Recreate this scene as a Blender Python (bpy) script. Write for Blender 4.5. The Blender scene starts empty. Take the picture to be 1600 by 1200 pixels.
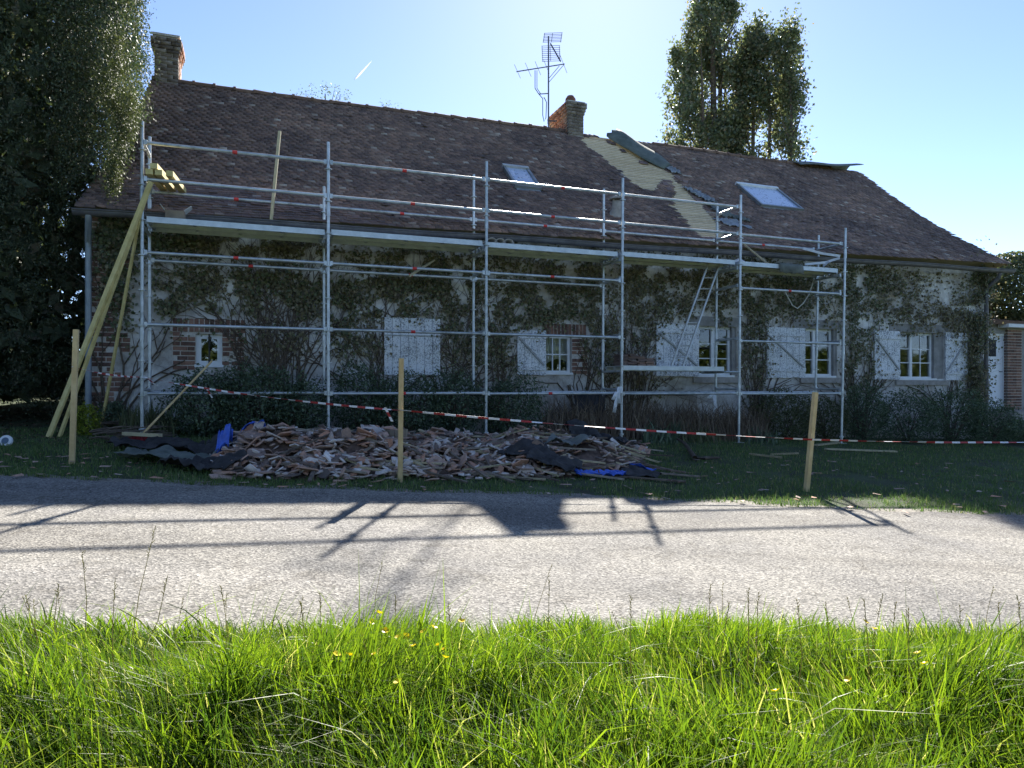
import bpy, math, random
import numpy as np
from mathutils import Vector, Matrix, Quaternion, noise as mnoise

rng = np.random.default_rng(7)
random.seed(7)
SC = bpy.context.scene
COL = SC.collection
R = math.radians

# ------------------------------------------------------------------ camera, sky, sun, exposure
CAMZ = 1.4                                  # eye height over the verge at the camera (world z of the eye)
FPX, HOR = 1080.0, 604.0                    # focal length in pixels of a 1600 px wide frame, horizon row
cam_d = bpy.data.cameras.new('camera')
cam = bpy.data.objects.new('camera', cam_d)
COL.objects.link(cam)
cam.location = (0, 0, CAMZ)
cam.rotation_euler = (R(90), 0, 0)
cam_d.sensor_width = 36.0
cam_d.lens = 36.0 * FPX / 1600.0
cam_d.shift_y = (HOR - 600.0) / 1600.0
cam_d.clip_start = 0.05
cam_d.clip_end = 20000
SC.camera = cam

SUN_AZ, SUN_EL = 6.8, 34.8                  # azimuth right of +Y, elevation
W = bpy.data.worlds.new('World')
SC.world = W
W.use_nodes = True
nt = W.node_tree
for n in list(nt.nodes):
    nt.nodes.remove(n)
sky = nt.nodes.new('ShaderNodeTexSky')
sky.sky_type = 'NISHITA'
sky.sun_disc = False
sky.sun_elevation = R(SUN_EL)
sky.sun_rotation = R(SUN_AZ)
sky.altitude = 120
sky.air_density = 0.45
sky.dust_density = 0.07
sky.ozone_density = 0.8
bg = nt.nodes.new('ShaderNodeBackground')
bg.inputs['Strength'].default_value = 0.094
wo = nt.nodes.new('ShaderNodeOutputWorld')
nt.links.new(sky.outputs[0], bg.inputs['Color'])
nt.links.new(bg.outputs[0], wo.inputs['Surface'])

sd = bpy.data.lights.new('sun', 'SUN')
sd.energy = 4.4
sd.angle = R(0.53)
sd.color = (1.0, 0.95, 0.86)
sun = bpy.data.objects.new('sun', sd)
COL.objects.link(sun)
sdir = Vector((math.sin(R(SUN_AZ)) * math.cos(R(SUN_EL)), math.cos(R(SUN_AZ)) * math.cos(R(SUN_EL)), math.sin(R(SUN_EL))))
sun.rotation_euler = sdir.to_track_quat('Z', 'Y').to_euler()
sun.location = (0, 0, 30)

SC.view_settings.view_transform = 'Standard'
SC.view_settings.look = 'None'
SC.view_settings.gamma = 1.0
SC.view_settings.exposure = 1.9
SC.view_settings.use_curve_mapping = False
SC.cycles.max_bounces = 8
SC.cycles.diffuse_bounces = 4
SC.cycles.transmission_bounces = 6
SC.cycles.use_adaptive_sampling = True

# ------------------------------------------------------------------ frames of reference
TH = math.atan(FPX / 2935.0)                # the house runs away to the right at about 20 degrees
CT, ST = math.cos(TH), math.sin(TH)
BAY = 2.57
OY = BAY * ST / 0.0903
OX = (222 - 800) / FPX * OY                 # foot line of the scaffold's first outer standard
XB, YB = 20.0, 30.0

def G(x, y):                                # terrain height (world z)
    xs = np.clip(x, -XB, XB)
    ys = np.clip(y, -YB, YB)
    return 0.04 * ys - 0.051 * xs

def H(u, w, z):                             # house frame (along wall, depth, height over eye) -> world
    return Vector((OX + u * CT - w * ST, OY + u * ST + w * CT, z + CAMZ))

def Hn(a):
    a = np.asarray(a, float)
    return np.stack([OX + a[:, 0] * CT - a[:, 1] * ST, OY + a[:, 0] * ST + a[:, 1] * CT, a[:, 2] + CAMZ], 1)

def hp(px, py, w):                          # survey: photo ray meets the vertical plane at depth w -> (u, z)
    k = (px - 800) / FPX
    bx, by = OX - w * ST, OY + w * CT
    u = (k * by - bx) / (CT - k * ST)
    d = by + u * ST
    return u, (HOR - py) / FPX * d

def gp(px, py):                             # survey: photo ray meets the ground -> world x, y, z
    k, s = (px - 800) / FPX, (HOR - py) / FPX
    d = -CAMZ / (s - 0.04 + 0.051 * k)
    return Vector((k * d, d, CAMZ + s * d))

def at(px, py, d):                          # survey: a point at a known depth
    return Vector(((px - 800) / FPX * d, d, CAMZ + (HOR - py) / FPX * d))

# ------------------------------------------------------------------ materials
MATS = {}
def newmat(name):
    m = bpy.data.materials.new(name)
    m.use_nodes = True
    t = m.node_tree
    for n in list(t.nodes):
        t.nodes.remove(n)
    out = t.nodes.new('ShaderNodeOutputMaterial')
    p = t.nodes.new('ShaderNodeBsdfPrincipled')
    t.links.new(p.outputs[0], out.inputs['Surface'])
    MATS[name] = m
    return m, t, p, out

def nd(t, kind, **kw):
    n = t.nodes.new(kind)
    for k, v in kw.items():
        setattr(n, k, v)
    return n

def ramp(t, src, stops):
    r = t.nodes.new('ShaderNodeValToRGB')
    e = r.color_ramp.elements
    while len(e) < len(stops):
        e.new(0.5)
    for i, (p, c) in enumerate(stops):
        e[i].position = p
        e[i].color = (c[0], c[1], c[2], 1) if not isinstance(c, (int, float)) else (c, c, c, 1)
    t.links.new(src, r.inputs[0])
    return r.outputs[0]

def noise(t, scale, detail=4, rough=0.55, vec=None, dist=0.0):
    n = t.nodes.new('ShaderNodeTexNoise')
    n.inputs['Scale'].default_value = scale
    n.inputs['Detail'].default_value = detail
    n.inputs['Roughness'].default_value = rough
    n.inputs['Distortion'].default_value = dist
    if vec is not None:
        t.links.new(vec, n.inputs['Vector'])
    return n.outputs['Fac']

def coords(t, kind='Object'):
    return t.nodes.new('ShaderNodeTexCoord').outputs[kind]

def geo_pos(t):
    return t.nodes.new('ShaderNodeNewGeometry').outputs['Position']

def mix(t, fac, a, b, mode='MIX'):
    m = t.nodes.new('ShaderNodeMix')
    m.data_type = 'RGBA'
    m.blend_type = mode
    for sock, v in ((0, fac), (6, a), (7, b)):
        if hasattr(v, 'is_output') or hasattr(v, 'links'):
            t.links.new(v, m.inputs[sock])
        elif isinstance(v, (int, float)):
            m.inputs[sock].default_value = v
        else:
            m.inputs[sock].default_value = (v[0], v[1], v[2], 1)
    return m.outputs[2]

def math_n(t, op, a, b=0.0):
    m = t.nodes.new('ShaderNodeMath')
    m.operation = op
    for i, v in enumerate((a, b)):
        if hasattr(v, 'links'):
            t.links.new(v, m.inputs[i])
        else:
            m.inputs[i].default_value = v
    return m.outputs[0]

def bump(t, p, h, strength=0.5, dist=0.01):
    b = t.nodes.new('ShaderNodeBump')
    b.inputs['Strength'].default_value = strength
    b.inputs['Distance'].default_value = dist
    t.links.new(h, b.inputs['Height'])
    t.links.new(b.outputs[0], p.inputs['Normal'])

def rnd_val(t):                             # per-object random plus per-face attribute
    o = t.nodes.new('ShaderNodeObjectInfo').outputs['Random']
    a = t.nodes.new('ShaderNodeAttribute')
    a.attribute_name = 'rnd'
    s = math_n(t, 'ADD', o, a.outputs['Fac'])
    return math_n(t, 'FRACT', s)

def surf(name, stops, scale=6, rough=0.8, bumps=0.3, bscale=40, metal=0.0, spec=0.3, bdist=0.01, randomize=0.0):
    """noise-mottled surface; stops is a colour ramp over the noise"""
    m, t, p, o = newmat(name)
    pos = geo_pos(t)
    f = noise(t, scale, 6, 0.62, pos)
    if randomize:
        f = math_n(t, 'ADD', f, math_n(t, 'MULTIPLY', math_n(t, 'SUBTRACT', rnd_val(t), 0.5), randomize))
    c = ramp(t, f, stops)
    t.links.new(c, p.inputs['Base Color'])
    p.inputs['Roughness'].default_value = rough
    p.inputs['Metallic'].default_value = metal
    p.inputs['Specular IOR Level'].default_value = spec
    if bumps:
        bump(t, p, noise(t, bscale, 5, 0.6, pos), bumps, bdist)
    return m

def leafmat(name, stops, trans=0.4, tcol=(0.3, 0.5, 0.05), rough=0.55, spec=0.3):
    m, t, p, o = newmat(name)
    c = ramp(t, rnd_val(t), stops)
    t.links.new(c, p.inputs['Base Color'])
    p.inputs['Roughness'].default_value = rough
    p.inputs['Specular IOR Level'].default_value = spec
    tr = t.nodes.new('ShaderNodeBsdfTranslucent')
    t.links.new(mix(t, 1.0, c, tcol, 'MULTIPLY') if tcol else c, tr.inputs['Color'])
    ms = t.nodes.new('ShaderNodeMixShader')
    ms.inputs[0].default_value = trans
    t.links.new(p.outputs[0], ms.inputs[1])
    t.links.new(tr.outputs[0], ms.inputs[2])
    t.links.new(ms.outputs[0], o.inputs['Surface'])
    return m

def build_materials():
    # asphalt lane: pale worn aggregate
    m, t, p, o = newmat('asphalt')
    pos = geo_pos(t)
    v = t.nodes.new('ShaderNodeTexVoronoi')
    v.inputs['Scale'].default_value = 75
    t.links.new(pos, v.inputs['Vector'])
    stone = ramp(t, v.outputs['Color'], [(0.0, (0.12, 0.117, 0.112)), (0.4, (0.28, 0.27, 0.256)), (0.8, (0.45, 0.432, 0.4)), (1.0, (0.6, 0.58, 0.54))])
    big = noise(t, 0.9, 5, 0.6, pos)
    tint = ramp(t, big, [(0.3, (0.62, 0.62, 0.64)), (0.7, (1.0, 0.98, 0.94))])
    c = mix(t, 1.0, stone, tint, 'MULTIPLY')
    mp = t.nodes.new('ShaderNodeMapping')
    mp.inputs['Scale'].default_value = (0.12, 1.5, 1.0)
    mp.inputs['Rotation'].default_value = (0, 0, R(-5))
    t.links.new(pos, mp.inputs['Vector'])
    track = ramp(t, noise(t, 1.0, 3, 0.5, mp.outputs[0]), [(0.36, (0.7, 0.69, 0.68)), (0.5, (0.95, 0.95, 0.94)), (0.64, (1.1, 1.1, 1.1))])
    c = mix(t, 0.85, c, track, 'MULTIPLY')
    stain = ramp(t, noise(t, 3.3, 6, 0.72, pos, 1.2), [(0.36, (0.62, 0.6, 0.57)), (0.46, (1, 1, 1))])
    c = mix(t, 0.6, c, stain, 'MULTIPLY')
    fine = ramp(t, noise(t, 160, 3, 0.7, pos), [(0.3, 0.55), (0.7, 1.0)])
    c = mix(t, 0.8, c, fine, 'MULTIPLY')
    t.links.new(c, p.inputs['Base Color'])
    p.inputs['Roughness'].default_value = 0.9
    p.inputs['Specular IOR Level'].default_value = 0.12
    hgt = math_n(t, 'ADD', v.outputs['Distance'], math_n(t, 'MULTIPLY', noise(t, 45, 4, 0.7, pos), 0.8))
    bump(t, p, hgt, 0.7, 0.006)

    surf('gravel', [(0.3, (0.1, 0.09, 0.075)), (0.5, (0.2, 0.18, 0.15)), (0.7, (0.36, 0.34, 0.3))], 45, 0.9, 0.8, 70)
    surf('lawn_soil', [(0.3, (0.045, 0.045, 0.03)), (0.5, (0.06, 0.08, 0.04)), (0.62, (0.075, 0.105, 0.045)), (0.78, (0.15, 0.14, 0.1))], 2.2, 0.95, 0.8, 60, bdist=0.03)
    surf('verge_bounce', [(0.3, (0.1, 0.14, 0.04)), (0.7, (0.17, 0.22, 0.07))], 9, 0.95, 0.6, 30)  # verge ground, brightened green to bounce light onto the house front

    # rendered wall: grey lime render, stained, flaking to pale patches
    m, t, p, o = newmat('wall_render')
    pos = geo_pos(t)
    a = noise(t, 0.55, 7, 0.66, pos, 0.5)
    b = noise(t, 4.0, 7, 0.7, pos)
    c1 = ramp(t, b, [(0.28, (0.3, 0.275, 0.25)), (0.5, (0.52, 0.495, 0.465)), (0.7, (0.7, 0.685, 0.66))])
    c2 = ramp(t, a, [(0.42, (0.75, 0.72, 0.68)), (0.5, (1, 1, 1)), (0.62, (1.25, 1.27, 1.3))])
    c = mix(t, 1.0, c1, c2, 'MULTIPLY')
    och = ramp(t, noise(t, 0.8, 4, 0.6, pos, 0.8), [(0.6, 0.0), (0.7, 1.0)])
    c = mix(t, math_n(t, 'MULTIPLY', och, 0.55), c, (0.3, 0.22, 0.11))
    t.links.new(c, p.inputs['Base Color'])
    p.inputs['Roughness'].default_value = 0.95
    bump(t, p, noise(t, 22, 6, 0.7, pos), 0.7, 0.02)

    surf('grey_render', [(0.3, (0.2, 0.19, 0.18)), (0.7, (0.34, 0.33, 0.32))], 5, 0.9, 0.4, 30)
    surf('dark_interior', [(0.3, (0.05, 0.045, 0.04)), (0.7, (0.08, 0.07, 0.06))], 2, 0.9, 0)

    # plain clay tiles, weathered, lichen
    m, t, p, o = newmat('roof_tile')
    pos = geo_pos(t)
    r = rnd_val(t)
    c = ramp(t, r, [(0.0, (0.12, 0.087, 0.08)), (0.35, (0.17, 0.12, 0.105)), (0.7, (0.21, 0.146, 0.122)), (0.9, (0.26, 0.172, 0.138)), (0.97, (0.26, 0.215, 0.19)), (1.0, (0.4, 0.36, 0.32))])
    big = ramp(t, noise(t, 0.6, 5, 0.6, pos), [(0.35, (0.6, 0.58, 0.62)), (0.65, (1.2, 1.12, 1.06))])
    c = mix(t, 1.0, c, big, 'MULTIPLY')
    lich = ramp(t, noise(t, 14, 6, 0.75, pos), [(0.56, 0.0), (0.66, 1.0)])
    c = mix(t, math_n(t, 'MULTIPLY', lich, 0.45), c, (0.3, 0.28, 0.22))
    moss = ramp(t, noise(t, 3.1, 6, 0.75, pos, 0.4), [(0.6, 0.0), (0.7, 1.0)])
    c = mix(t, math_n(t, 'MULTIPLY', moss, 0.55), c, (0.07, 0.065, 0.03))
    t.links.new(c, p.inputs['Base Color'])
    p.inputs['Roughness'].default_value = 0.7
    p.inputs['Specular IOR Level'].default_value = 0.35
    bump(t, p, noise(t, 60, 4, 0.7, pos), 0.5, 0.006)

    surf('ridge_tile', [(0.3, (0.1, 0.065, 0.05)), (0.6, (0.2, 0.12, 0.08)), (0.8, (0.3, 0.27, 0.2))], 5, 0.85, 0.4, 40)
    surf('brick', [(0.15, (0.08, 0.052, 0.045)), (0.4, (0.155, 0.088, 0.068)), (0.6, (0.22, 0.12, 0.088)), (0.85, (0.31, 0.19, 0.14))], 16, 0.88, 0.5, 60, randomize=0.5)
    surf('chimney_brick_grey', [(0.2, (0.1, 0.08, 0.065)), (0.5, (0.19, 0.15, 0.12)), (0.8, (0.3, 0.26, 0.21))], 12, 0.9, 0.5, 60, randomize=0.5)
    surf('chimney_brick_red', [(0.2, (0.16, 0.075, 0.05)), (0.5, (0.34, 0.15, 0.09)), (0.8, (0.4, 0.26, 0.18))], 12, 0.9, 0.5, 60, randomize=0.5)
    surf('mortar', [(0.3, (0.4, 0.37, 0.33)), (0.7, (0.62, 0.58, 0.53))], 30, 0.95, 0.5, 80)
    surf('underlay', [(0.3, (0.33, 0.265, 0.18)), (0.7, (0.44, 0.36, 0.25))], 3, 0.9, 0.2, 20)
    surf('batten_wood', [(0.3, (0.56, 0.44, 0.29)), (0.7, (0.76, 0.62, 0.43))], 9, 0.8, 0.2, 40, randomize=0.3)
    surf('fresh_timber', [(0.3, (0.5, 0.4, 0.16)), (0.7, (0.72, 0.6, 0.28))], 7, 0.7, 0.15, 60, randomize=0.25)
    surf('stake_wood', [(0.3, (0.52, 0.36, 0.17)), (0.7, (0.7, 0.53, 0.28))], 8, 0.75, 0.15, 60, randomize=0.2)
    surf('old_wood', [(0.25, (0.09, 0.07, 0.055)), (0.5, (0.2, 0.16, 0.125)), (0.8, (0.36, 0.31, 0.25))], 11, 0.9, 0.3, 60, randomize=0.6)
    surf('pale_lath', [(0.25, (0.3, 0.25, 0.15)), (0.8, (0.55, 0.47, 0.3))], 11, 0.85, 0.2, 60, randomize=0.5)
    surf('zinc', [(0.3, (0.2, 0.215, 0.22)), (0.7, (0.33, 0.35, 0.36))], 4, 0.5, 0.15, 30, metal=0.55, spec=0.5)
    surf('old_gutter', [(0.3, (0.1, 0.095, 0.1)), (0.7, (0.2, 0.19, 0.195))], 5, 0.6, 0.2, 30, metal=0.3)
    surf('downpipe_zinc', [(0.3, (0.2, 0.24, 0.28)), (0.7, (0.32, 0.36, 0.4))], 5, 0.5, 0.1, 30, metal=0.4)
    surf('galvanised', [(0.2, (0.2, 0.2, 0.19)), (0.36, (0.38, 0.41, 0.42)), (0.55, (0.52, 0.55, 0.57)), (0.78, (0.66, 0.69, 0.71))], 7, 0.42, 0.15, 80, metal=0.55, spec=0.5, randomize=0.2)
    surf('deck_steel', [(0.25, (0.42, 0.46, 0.48)), (0.75, (0.66, 0.7, 0.72))], 6, 0.45, 0.15, 60, metal=0.4, spec=0.5)
    surf('deck_ply', [(0.3, (0.22, 0.15, 0.09)), (0.7, (0.36, 0.27, 0.17))], 7, 0.8, 0.2, 40)
    surf('red_paint', [(0.3, (0.5, 0.03, 0.03)), (0.7, (0.72, 0.07, 0.06))], 20, 0.5, 0)
    surf('ladder_alu', [(0.3, (0.4, 0.41, 0.4)), (0.7, (0.58, 0.58, 0.56))], 9, 0.5, 0, metal=0.5)
    surf('antenna_metal', [(0.3, (0.1, 0.1, 0.12)), (0.7, (0.2, 0.2, 0.22))], 9, 0.55, 0, metal=0.5)
    surf('cable_black', [(0.3, (0.03, 0.03, 0.035)), (0.7, (0.06, 0.06, 0.065))], 9, 0.6, 0)
    surf('cable_white', [(0.3, (0.5, 0.49, 0.46)), (0.7, (0.66, 0.65, 0.6))], 9, 0.6, 0)
    surf('window_white', [(0.3, (0.66, 0.67, 0.68)), (0.7, (0.8, 0.81, 0.82))], 6, 0.5, 0.05, 40)
    surf('door_white', [(0.3, (0.74, 0.75, 0.8)), (0.7, (0.84, 0.85, 0.88))], 5, 0.5, 0.1, 40)
    surf('curtain', [(0.3, (0.5, 0.49, 0.46)), (0.7, (0.66, 0.65, 0.6))], 8, 0.9, 0)
    surf('lead', [(0.3, (0.2, 0.215, 0.23)), (0.7, (0.42, 0.44, 0.46))], 6, 0.5, 0.3, 30, metal=0.3)
    surf('felt_grey', [(0.3, (0.09, 0.1, 0.095)), (0.7, (0.2, 0.215, 0.2))], 6, 0.85, 0.4, 50)
    surf('felt_green', [(0.3, (0.07, 0.085, 0.075)), (0.7, (0.16, 0.18, 0.16))], 5, 0.85, 0.4, 50)
    surf('felt_dark', [(0.3, (0.02, 0.02, 0.022)), (0.7, (0.06, 0.058, 0.06))], 6, 0.8, 0.4, 50)
    surf('blue_tarp', [(0.3, (0.02, 0.07, 0.4)), (0.7, (0.06, 0.16, 0.68))], 8, 0.45, 0.2, 30, spec=0.5)
    surf('terracotta', [(0.3, (0.3, 0.13, 0.08)), (0.7, (0.46, 0.24, 0.16))], 9, 0.85, 0.2, 50)
    surf('card_brown', [(0.3, (0.2, 0.155, 0.115)), (0.7, (0.32, 0.26, 0.19))], 4, 0.9, 0.1, 20)
    surf('white_plastic', [(0.3, (0.66, 0.68, 0.7)), (0.7, (0.8, 0.82, 0.84))], 8, 0.5, 0)
    surf('bluegrey_plastic', [(0.3, (0.08, 0.12, 0.18)), (0.7, (0.14, 0.2, 0.28))], 8, 0.5, 0)
    surf('bristle_red', [(0.3, (0.14, 0.015, 0.02)), (0.7, (0.3, 0.03, 0.04))], 60, 0.9, 0.6, 120)
    surf('bark', [(0.3, (0.045, 0.035, 0.028)), (0.7, (0.15, 0.12, 0.09))], 12, 0.95, 0.7, 40)
    surf('vine_stem', [(0.3, (0.06, 0.045, 0.035)), (0.7, (0.15, 0.115, 0.085))], 20, 0.95, 0.4, 60)
    surf('contrail_ice', [(0.3, (0.85, 0.85, 0.85)), (0.7, (0.95, 0.95, 0.95))], 0.02, 1.0, 0)
    surf('mound_soil', [(0.3, (0.05, 0.038, 0.03)), (0.5, (0.13, 0.085, 0.065)), (0.7, (0.2, 0.14, 0.11))], 14, 0.95, 0.8, 60)
    surf('concrete', [(0.3, (0.24, 0.22, 0.2)), (0.7, (0.4, 0.37, 0.34))], 8, 0.9, 0.3, 40)

    # broken clay tile pieces
    m, t, p, o = newmat('broken_clay')
    pos = geo_pos(t)
    c = ramp(t, rnd_val(t), [(0.0, (0.12, 0.095, 0.08)), (0.2, (0.28, 0.2, 0.16)), (0.4, (0.48, 0.33, 0.26)), (0.56, (0.52, 0.27, 0.17)), (0.68, (0.5, 0.4, 0.34)), (0.85, (0.62, 0.54, 0.48)), (1.0, (0.76, 0.72, 0.68))])
    c = mix(t, 0.6, c, ramp(t, noise(t, 22, 5, 0.7, pos), [(0.3, (0.5, 0.48, 0.48)), (0.7, (1.15, 1.1, 1.1))]), 'MULTIPLY')
    t.links.new(c, p.inputs['Base Color'])
    p.inputs['Roughness'].default_value = 0.85

    # worn white paint of the shutters
    m, t, p, o = newmat('worn_white')
    pos = geo_pos(t)
    f = noise(t, 42, 5, 0.72, pos)
    big = noise(t, 3.2, 3, 0.6, pos)
    s = math_n(t, 'ADD', f, math_n(t, 'MULTIPLY', math_n(t, 'SUBTRACT', big, 0.5), 0.3))
    c = ramp(t, s, [(0.42, (0.22, 0.23, 0.25)), (0.485, (0.7, 0.71, 0.73)), (0.8, (0.85, 0.86, 0.87))])
    t.links.new(c, p.inputs['Base Color'])
    p.inputs['Roughness'].default_value = 0.8
    bump(t, p, f, 0.3, 0.004)
    surf('shutter_brace', [(0.3, (0.24, 0.24, 0.23)), (0.7, (0.46, 0.47, 0.46))], 20, 0.85, 0.2, 60)

    # glazing
    m, t, p, o = newmat('glass')
    p.inputs['Base Color'].default_value = (0.9, 0.94, 0.92, 1)
    p.inputs['Roughness'].default_value = 0.02
    p.inputs['Transmission Weight'].default_value = 1.0
    p.inputs['IOR'].default_value = 1.5
    # skylight glass: sky reflection painted in as pale blue, flecked with moss
    m, t, p, o = newmat('skylight_glass')
    pos = geo_pos(t)
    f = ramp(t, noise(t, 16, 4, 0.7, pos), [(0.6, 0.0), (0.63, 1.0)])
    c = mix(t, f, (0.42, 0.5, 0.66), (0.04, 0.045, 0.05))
    t.links.new(c, p.inputs['Base Color'])
    p.inputs['Roughness'].default_value = 0.12
    p.inputs['Specular IOR Level'].default_value = 1.0

    # barrier tape
    surf('tape_white', [(0.3, (0.72, 0.7, 0.7)), (0.7, (0.85, 0.84, 0.84))], 8, 0.5, 0)
    surf('tape_red', [(0.3, (0.32, 0.03, 0.03)), (0.7, (0.45, 0.05, 0.045))], 8, 0.5, 0)

    # foliage
    leafmat('grass_tall', [(0.0, (0.028, 0.06, 0.014)), (0.3, (0.055, 0.1, 0.014)), (0.6, (0.1, 0.155, 0.014)), (0.93, (0.18, 0.24, 0.02)), (0.96, (0.3, 0.3, 0.14)), (1.0, (0.4, 0.37, 0.22))], 0.52, (1.65, 1.75, 0.75), 0.45, 0.35)
    leafmat('grass_short', [(0.0, (0.084, 0.126, 0.049)), (0.5, (0.119, 0.182, 0.063)), (0.88, (0.154, 0.224, 0.084)), (0.95, (0.280, 0.252, 0.140)), (1.0, (0.420, 0.364, 0.224))], 0.3, (1.2, 1.4, 0.8), 0.6, 0.2)
    leafmat('grass_seed', [(0.0, (0.3, 0.3, 0.14)), (1.0, (0.42, 0.38, 0.2))], 0.6, (1.1, 1.0, 0.8))
    leafmat('conifer', [(0.0, (0.042, 0.058, 0.036)), (0.5, (0.078, 0.102, 0.061)), (0.85, (0.119, 0.143, 0.085)), (1.0, (0.175, 0.146, 0.106))], 0.18, (1.2, 1.4, 0.7), 0.6, 0.25)
    leafmat('conifer_light', [(0.0, (0.05, 0.06, 0.03)), (0.5, (0.085, 0.098, 0.046)), (1.0, (0.13, 0.135, 0.07))], 0.2, (1.3, 1.4, 0.7), 0.6, 0.25)
    leafmat('poplar_leaf', [(0.0, (0.072, 0.098, 0.054)), (0.5, (0.120, 0.154, 0.082)), (0.85, (0.180, 0.198, 0.114)), (1.0, (0.252, 0.204, 0.132))], 0.5, (1.25, 1.3, 0.9), 0.4, 0.6)
    leafmat('far_leaf', [(0.0, (0.06, 0.08, 0.03)), (1.0, (0.12, 0.13, 0.06))], 0.5, (1.2, 1.3, 0.8))
    leafmat('ivy_green', [(0.0, (0.064, 0.077, 0.041)), (0.5, (0.108, 0.131, 0.067)), (0.85, (0.153, 0.175, 0.084)), (1.0, (0.214, 0.214, 0.123))], 0.25, (1.2, 1.3, 0.7), 0.5, 0.35)
    leafmat('ivy_brown', [(0.0, (0.118, 0.099, 0.072)), (0.4, (0.185, 0.161, 0.099)), (0.7, (0.198, 0.192, 0.099)), (1.0, (0.317, 0.265, 0.185))], 0.25, (1.2, 1.1, 0.8), 0.6, 0.25)
    leafmat('shrub_leaf', [(0.0, (0.050, 0.073, 0.048)), (0.5, (0.087, 0.124, 0.076)), (0.85, (0.131, 0.181, 0.104)), (1.0, (0.182, 0.224, 0.139))], 0.25, (1.2, 1.4, 0.7), 0.5, 0.35)
    leafmat('shrub_olive', [(0.0, (0.060, 0.072, 0.038)), (0.5, (0.098, 0.120, 0.054)), (1.0, (0.180, 0.173, 0.098))], 0.25, (1.2, 1.3, 0.7), 0.6, 0.25)
    leafmat('spurge_leaf', [(0.0, (0.1, 0.14, 0.02)), (0.5, (0.2, 0.25, 0.03)), (1.0, (0.32, 0.34, 0.04))], 0.3, (1.2, 1.3, 0.7))
    leafmat('dry_stalk', [(0.0, (0.084, 0.063, 0.049)), (0.5, (0.168, 0.126, 0.091)), (1.0, (0.280, 0.224, 0.161))], 0.1, None, 0.9, 0.1)
    leafmat('dead_leaf', [(0.0, (0.07, 0.05, 0.035)), (0.5, (0.14, 0.1, 0.07)), (1.0, (0.24, 0.18, 0.12))], 0.1, None, 0.9, 0.1)
    leafmat('petal', [(0.0, (0.7, 0.5, 0.01)), (1.0, (0.85, 0.66, 0.02))], 0.35, (1.0, 0.95, 0.5), 0.4)
    leafmat('hedge_leaf', [(0.0, (0.04, 0.07, 0.02)), (0.6, (0.09, 0.13, 0.03)), (1.0, (0.16, 0.2, 0.05))], 0.3, (1.2, 1.3, 0.7))

build_materials()
M = MATS

# ------------------------------------------------------------------ mesh and object helpers
FR = {}                                      # object name -> (location, rotation about z)

def thing(name, label, cat, loc=(0, 0, 0), rotz=0.0, group=None):
    o = bpy.data.objects.new(name, None)
    COL.objects.link(o)
    o.empty_display_size = 0.2
    o.location = loc
    o.rotation_euler = (0, 0, rotz)
    o['label'] = label
    o['category'] = cat
    if group:
        o['group'] = group
    FR[o.name] = (Vector(loc), rotz)
    return o

def tag(o, label, cat, group=None):
    o['label'] = label
    o['category'] = cat
    if group:
        o['group'] = group
    return o

def to_local(V, parent):
    """world verts -> parent's frame"""
    if parent is None:
        return V
    loc, rz = FR[parent.name]
    V = V - np.array(loc)
    c, s = math.cos(rz), math.sin(rz)
    return np.stack([V[:, 0] * c + V[:, 1] * s, -V[:, 0] * s + V[:, 1] * c, V[:, 2]], 1)

def link(name, me, mat, parent=None, loc=None):
    o = bpy.data.objects.new(name, me)
    COL.objects.link(o)
    if mat is not None and not me.materials:
        for mm in (mat if isinstance(mat, (list, tuple)) else [mat]):
            me.materials.append(M[mm] if isinstance(mm, str) else mm)
    if loc is not None:
        o.location = loc
    if parent is not None:
        o.parent = parent
        FR[o.name] = FR[parent.name]
    return o

def mesh_np(name, V, F, rnd=None, smooth=False):
    """V (n,3), F (m,k) of one polygon size"""
    me = bpy.data.meshes.new(name)
    V = np.ascontiguousarray(V, dtype=np.float32)
    F = np.ascontiguousarray(F, dtype=np.int32)
    m, k = F.shape
    me.vertices.add(len(V))
    me.vertices.foreach_set('co', V.ravel())
    me.loops.add(m * k)
    me.loops.foreach_set('vertex_index', F.ravel())
    me.polygons.add(m)
    me.polygons.foreach_set('loop_start', np.arange(0, m * k, k, dtype=np.int32))
    me.polygons.foreach_set('loop_total', np.full(m, k, dtype=np.int32))
    if smooth:
        me.polygons.foreach_set('use_smooth', np.ones(m, dtype=bool))
    if rnd is not None:
        a = me.attributes.new('rnd', 'FLOAT', 'FACE')
        a.data.foreach_set('value', np.ascontiguousarray(rnd, dtype=np.float32))
    me.update(calc_edges=True)
    return me

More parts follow.
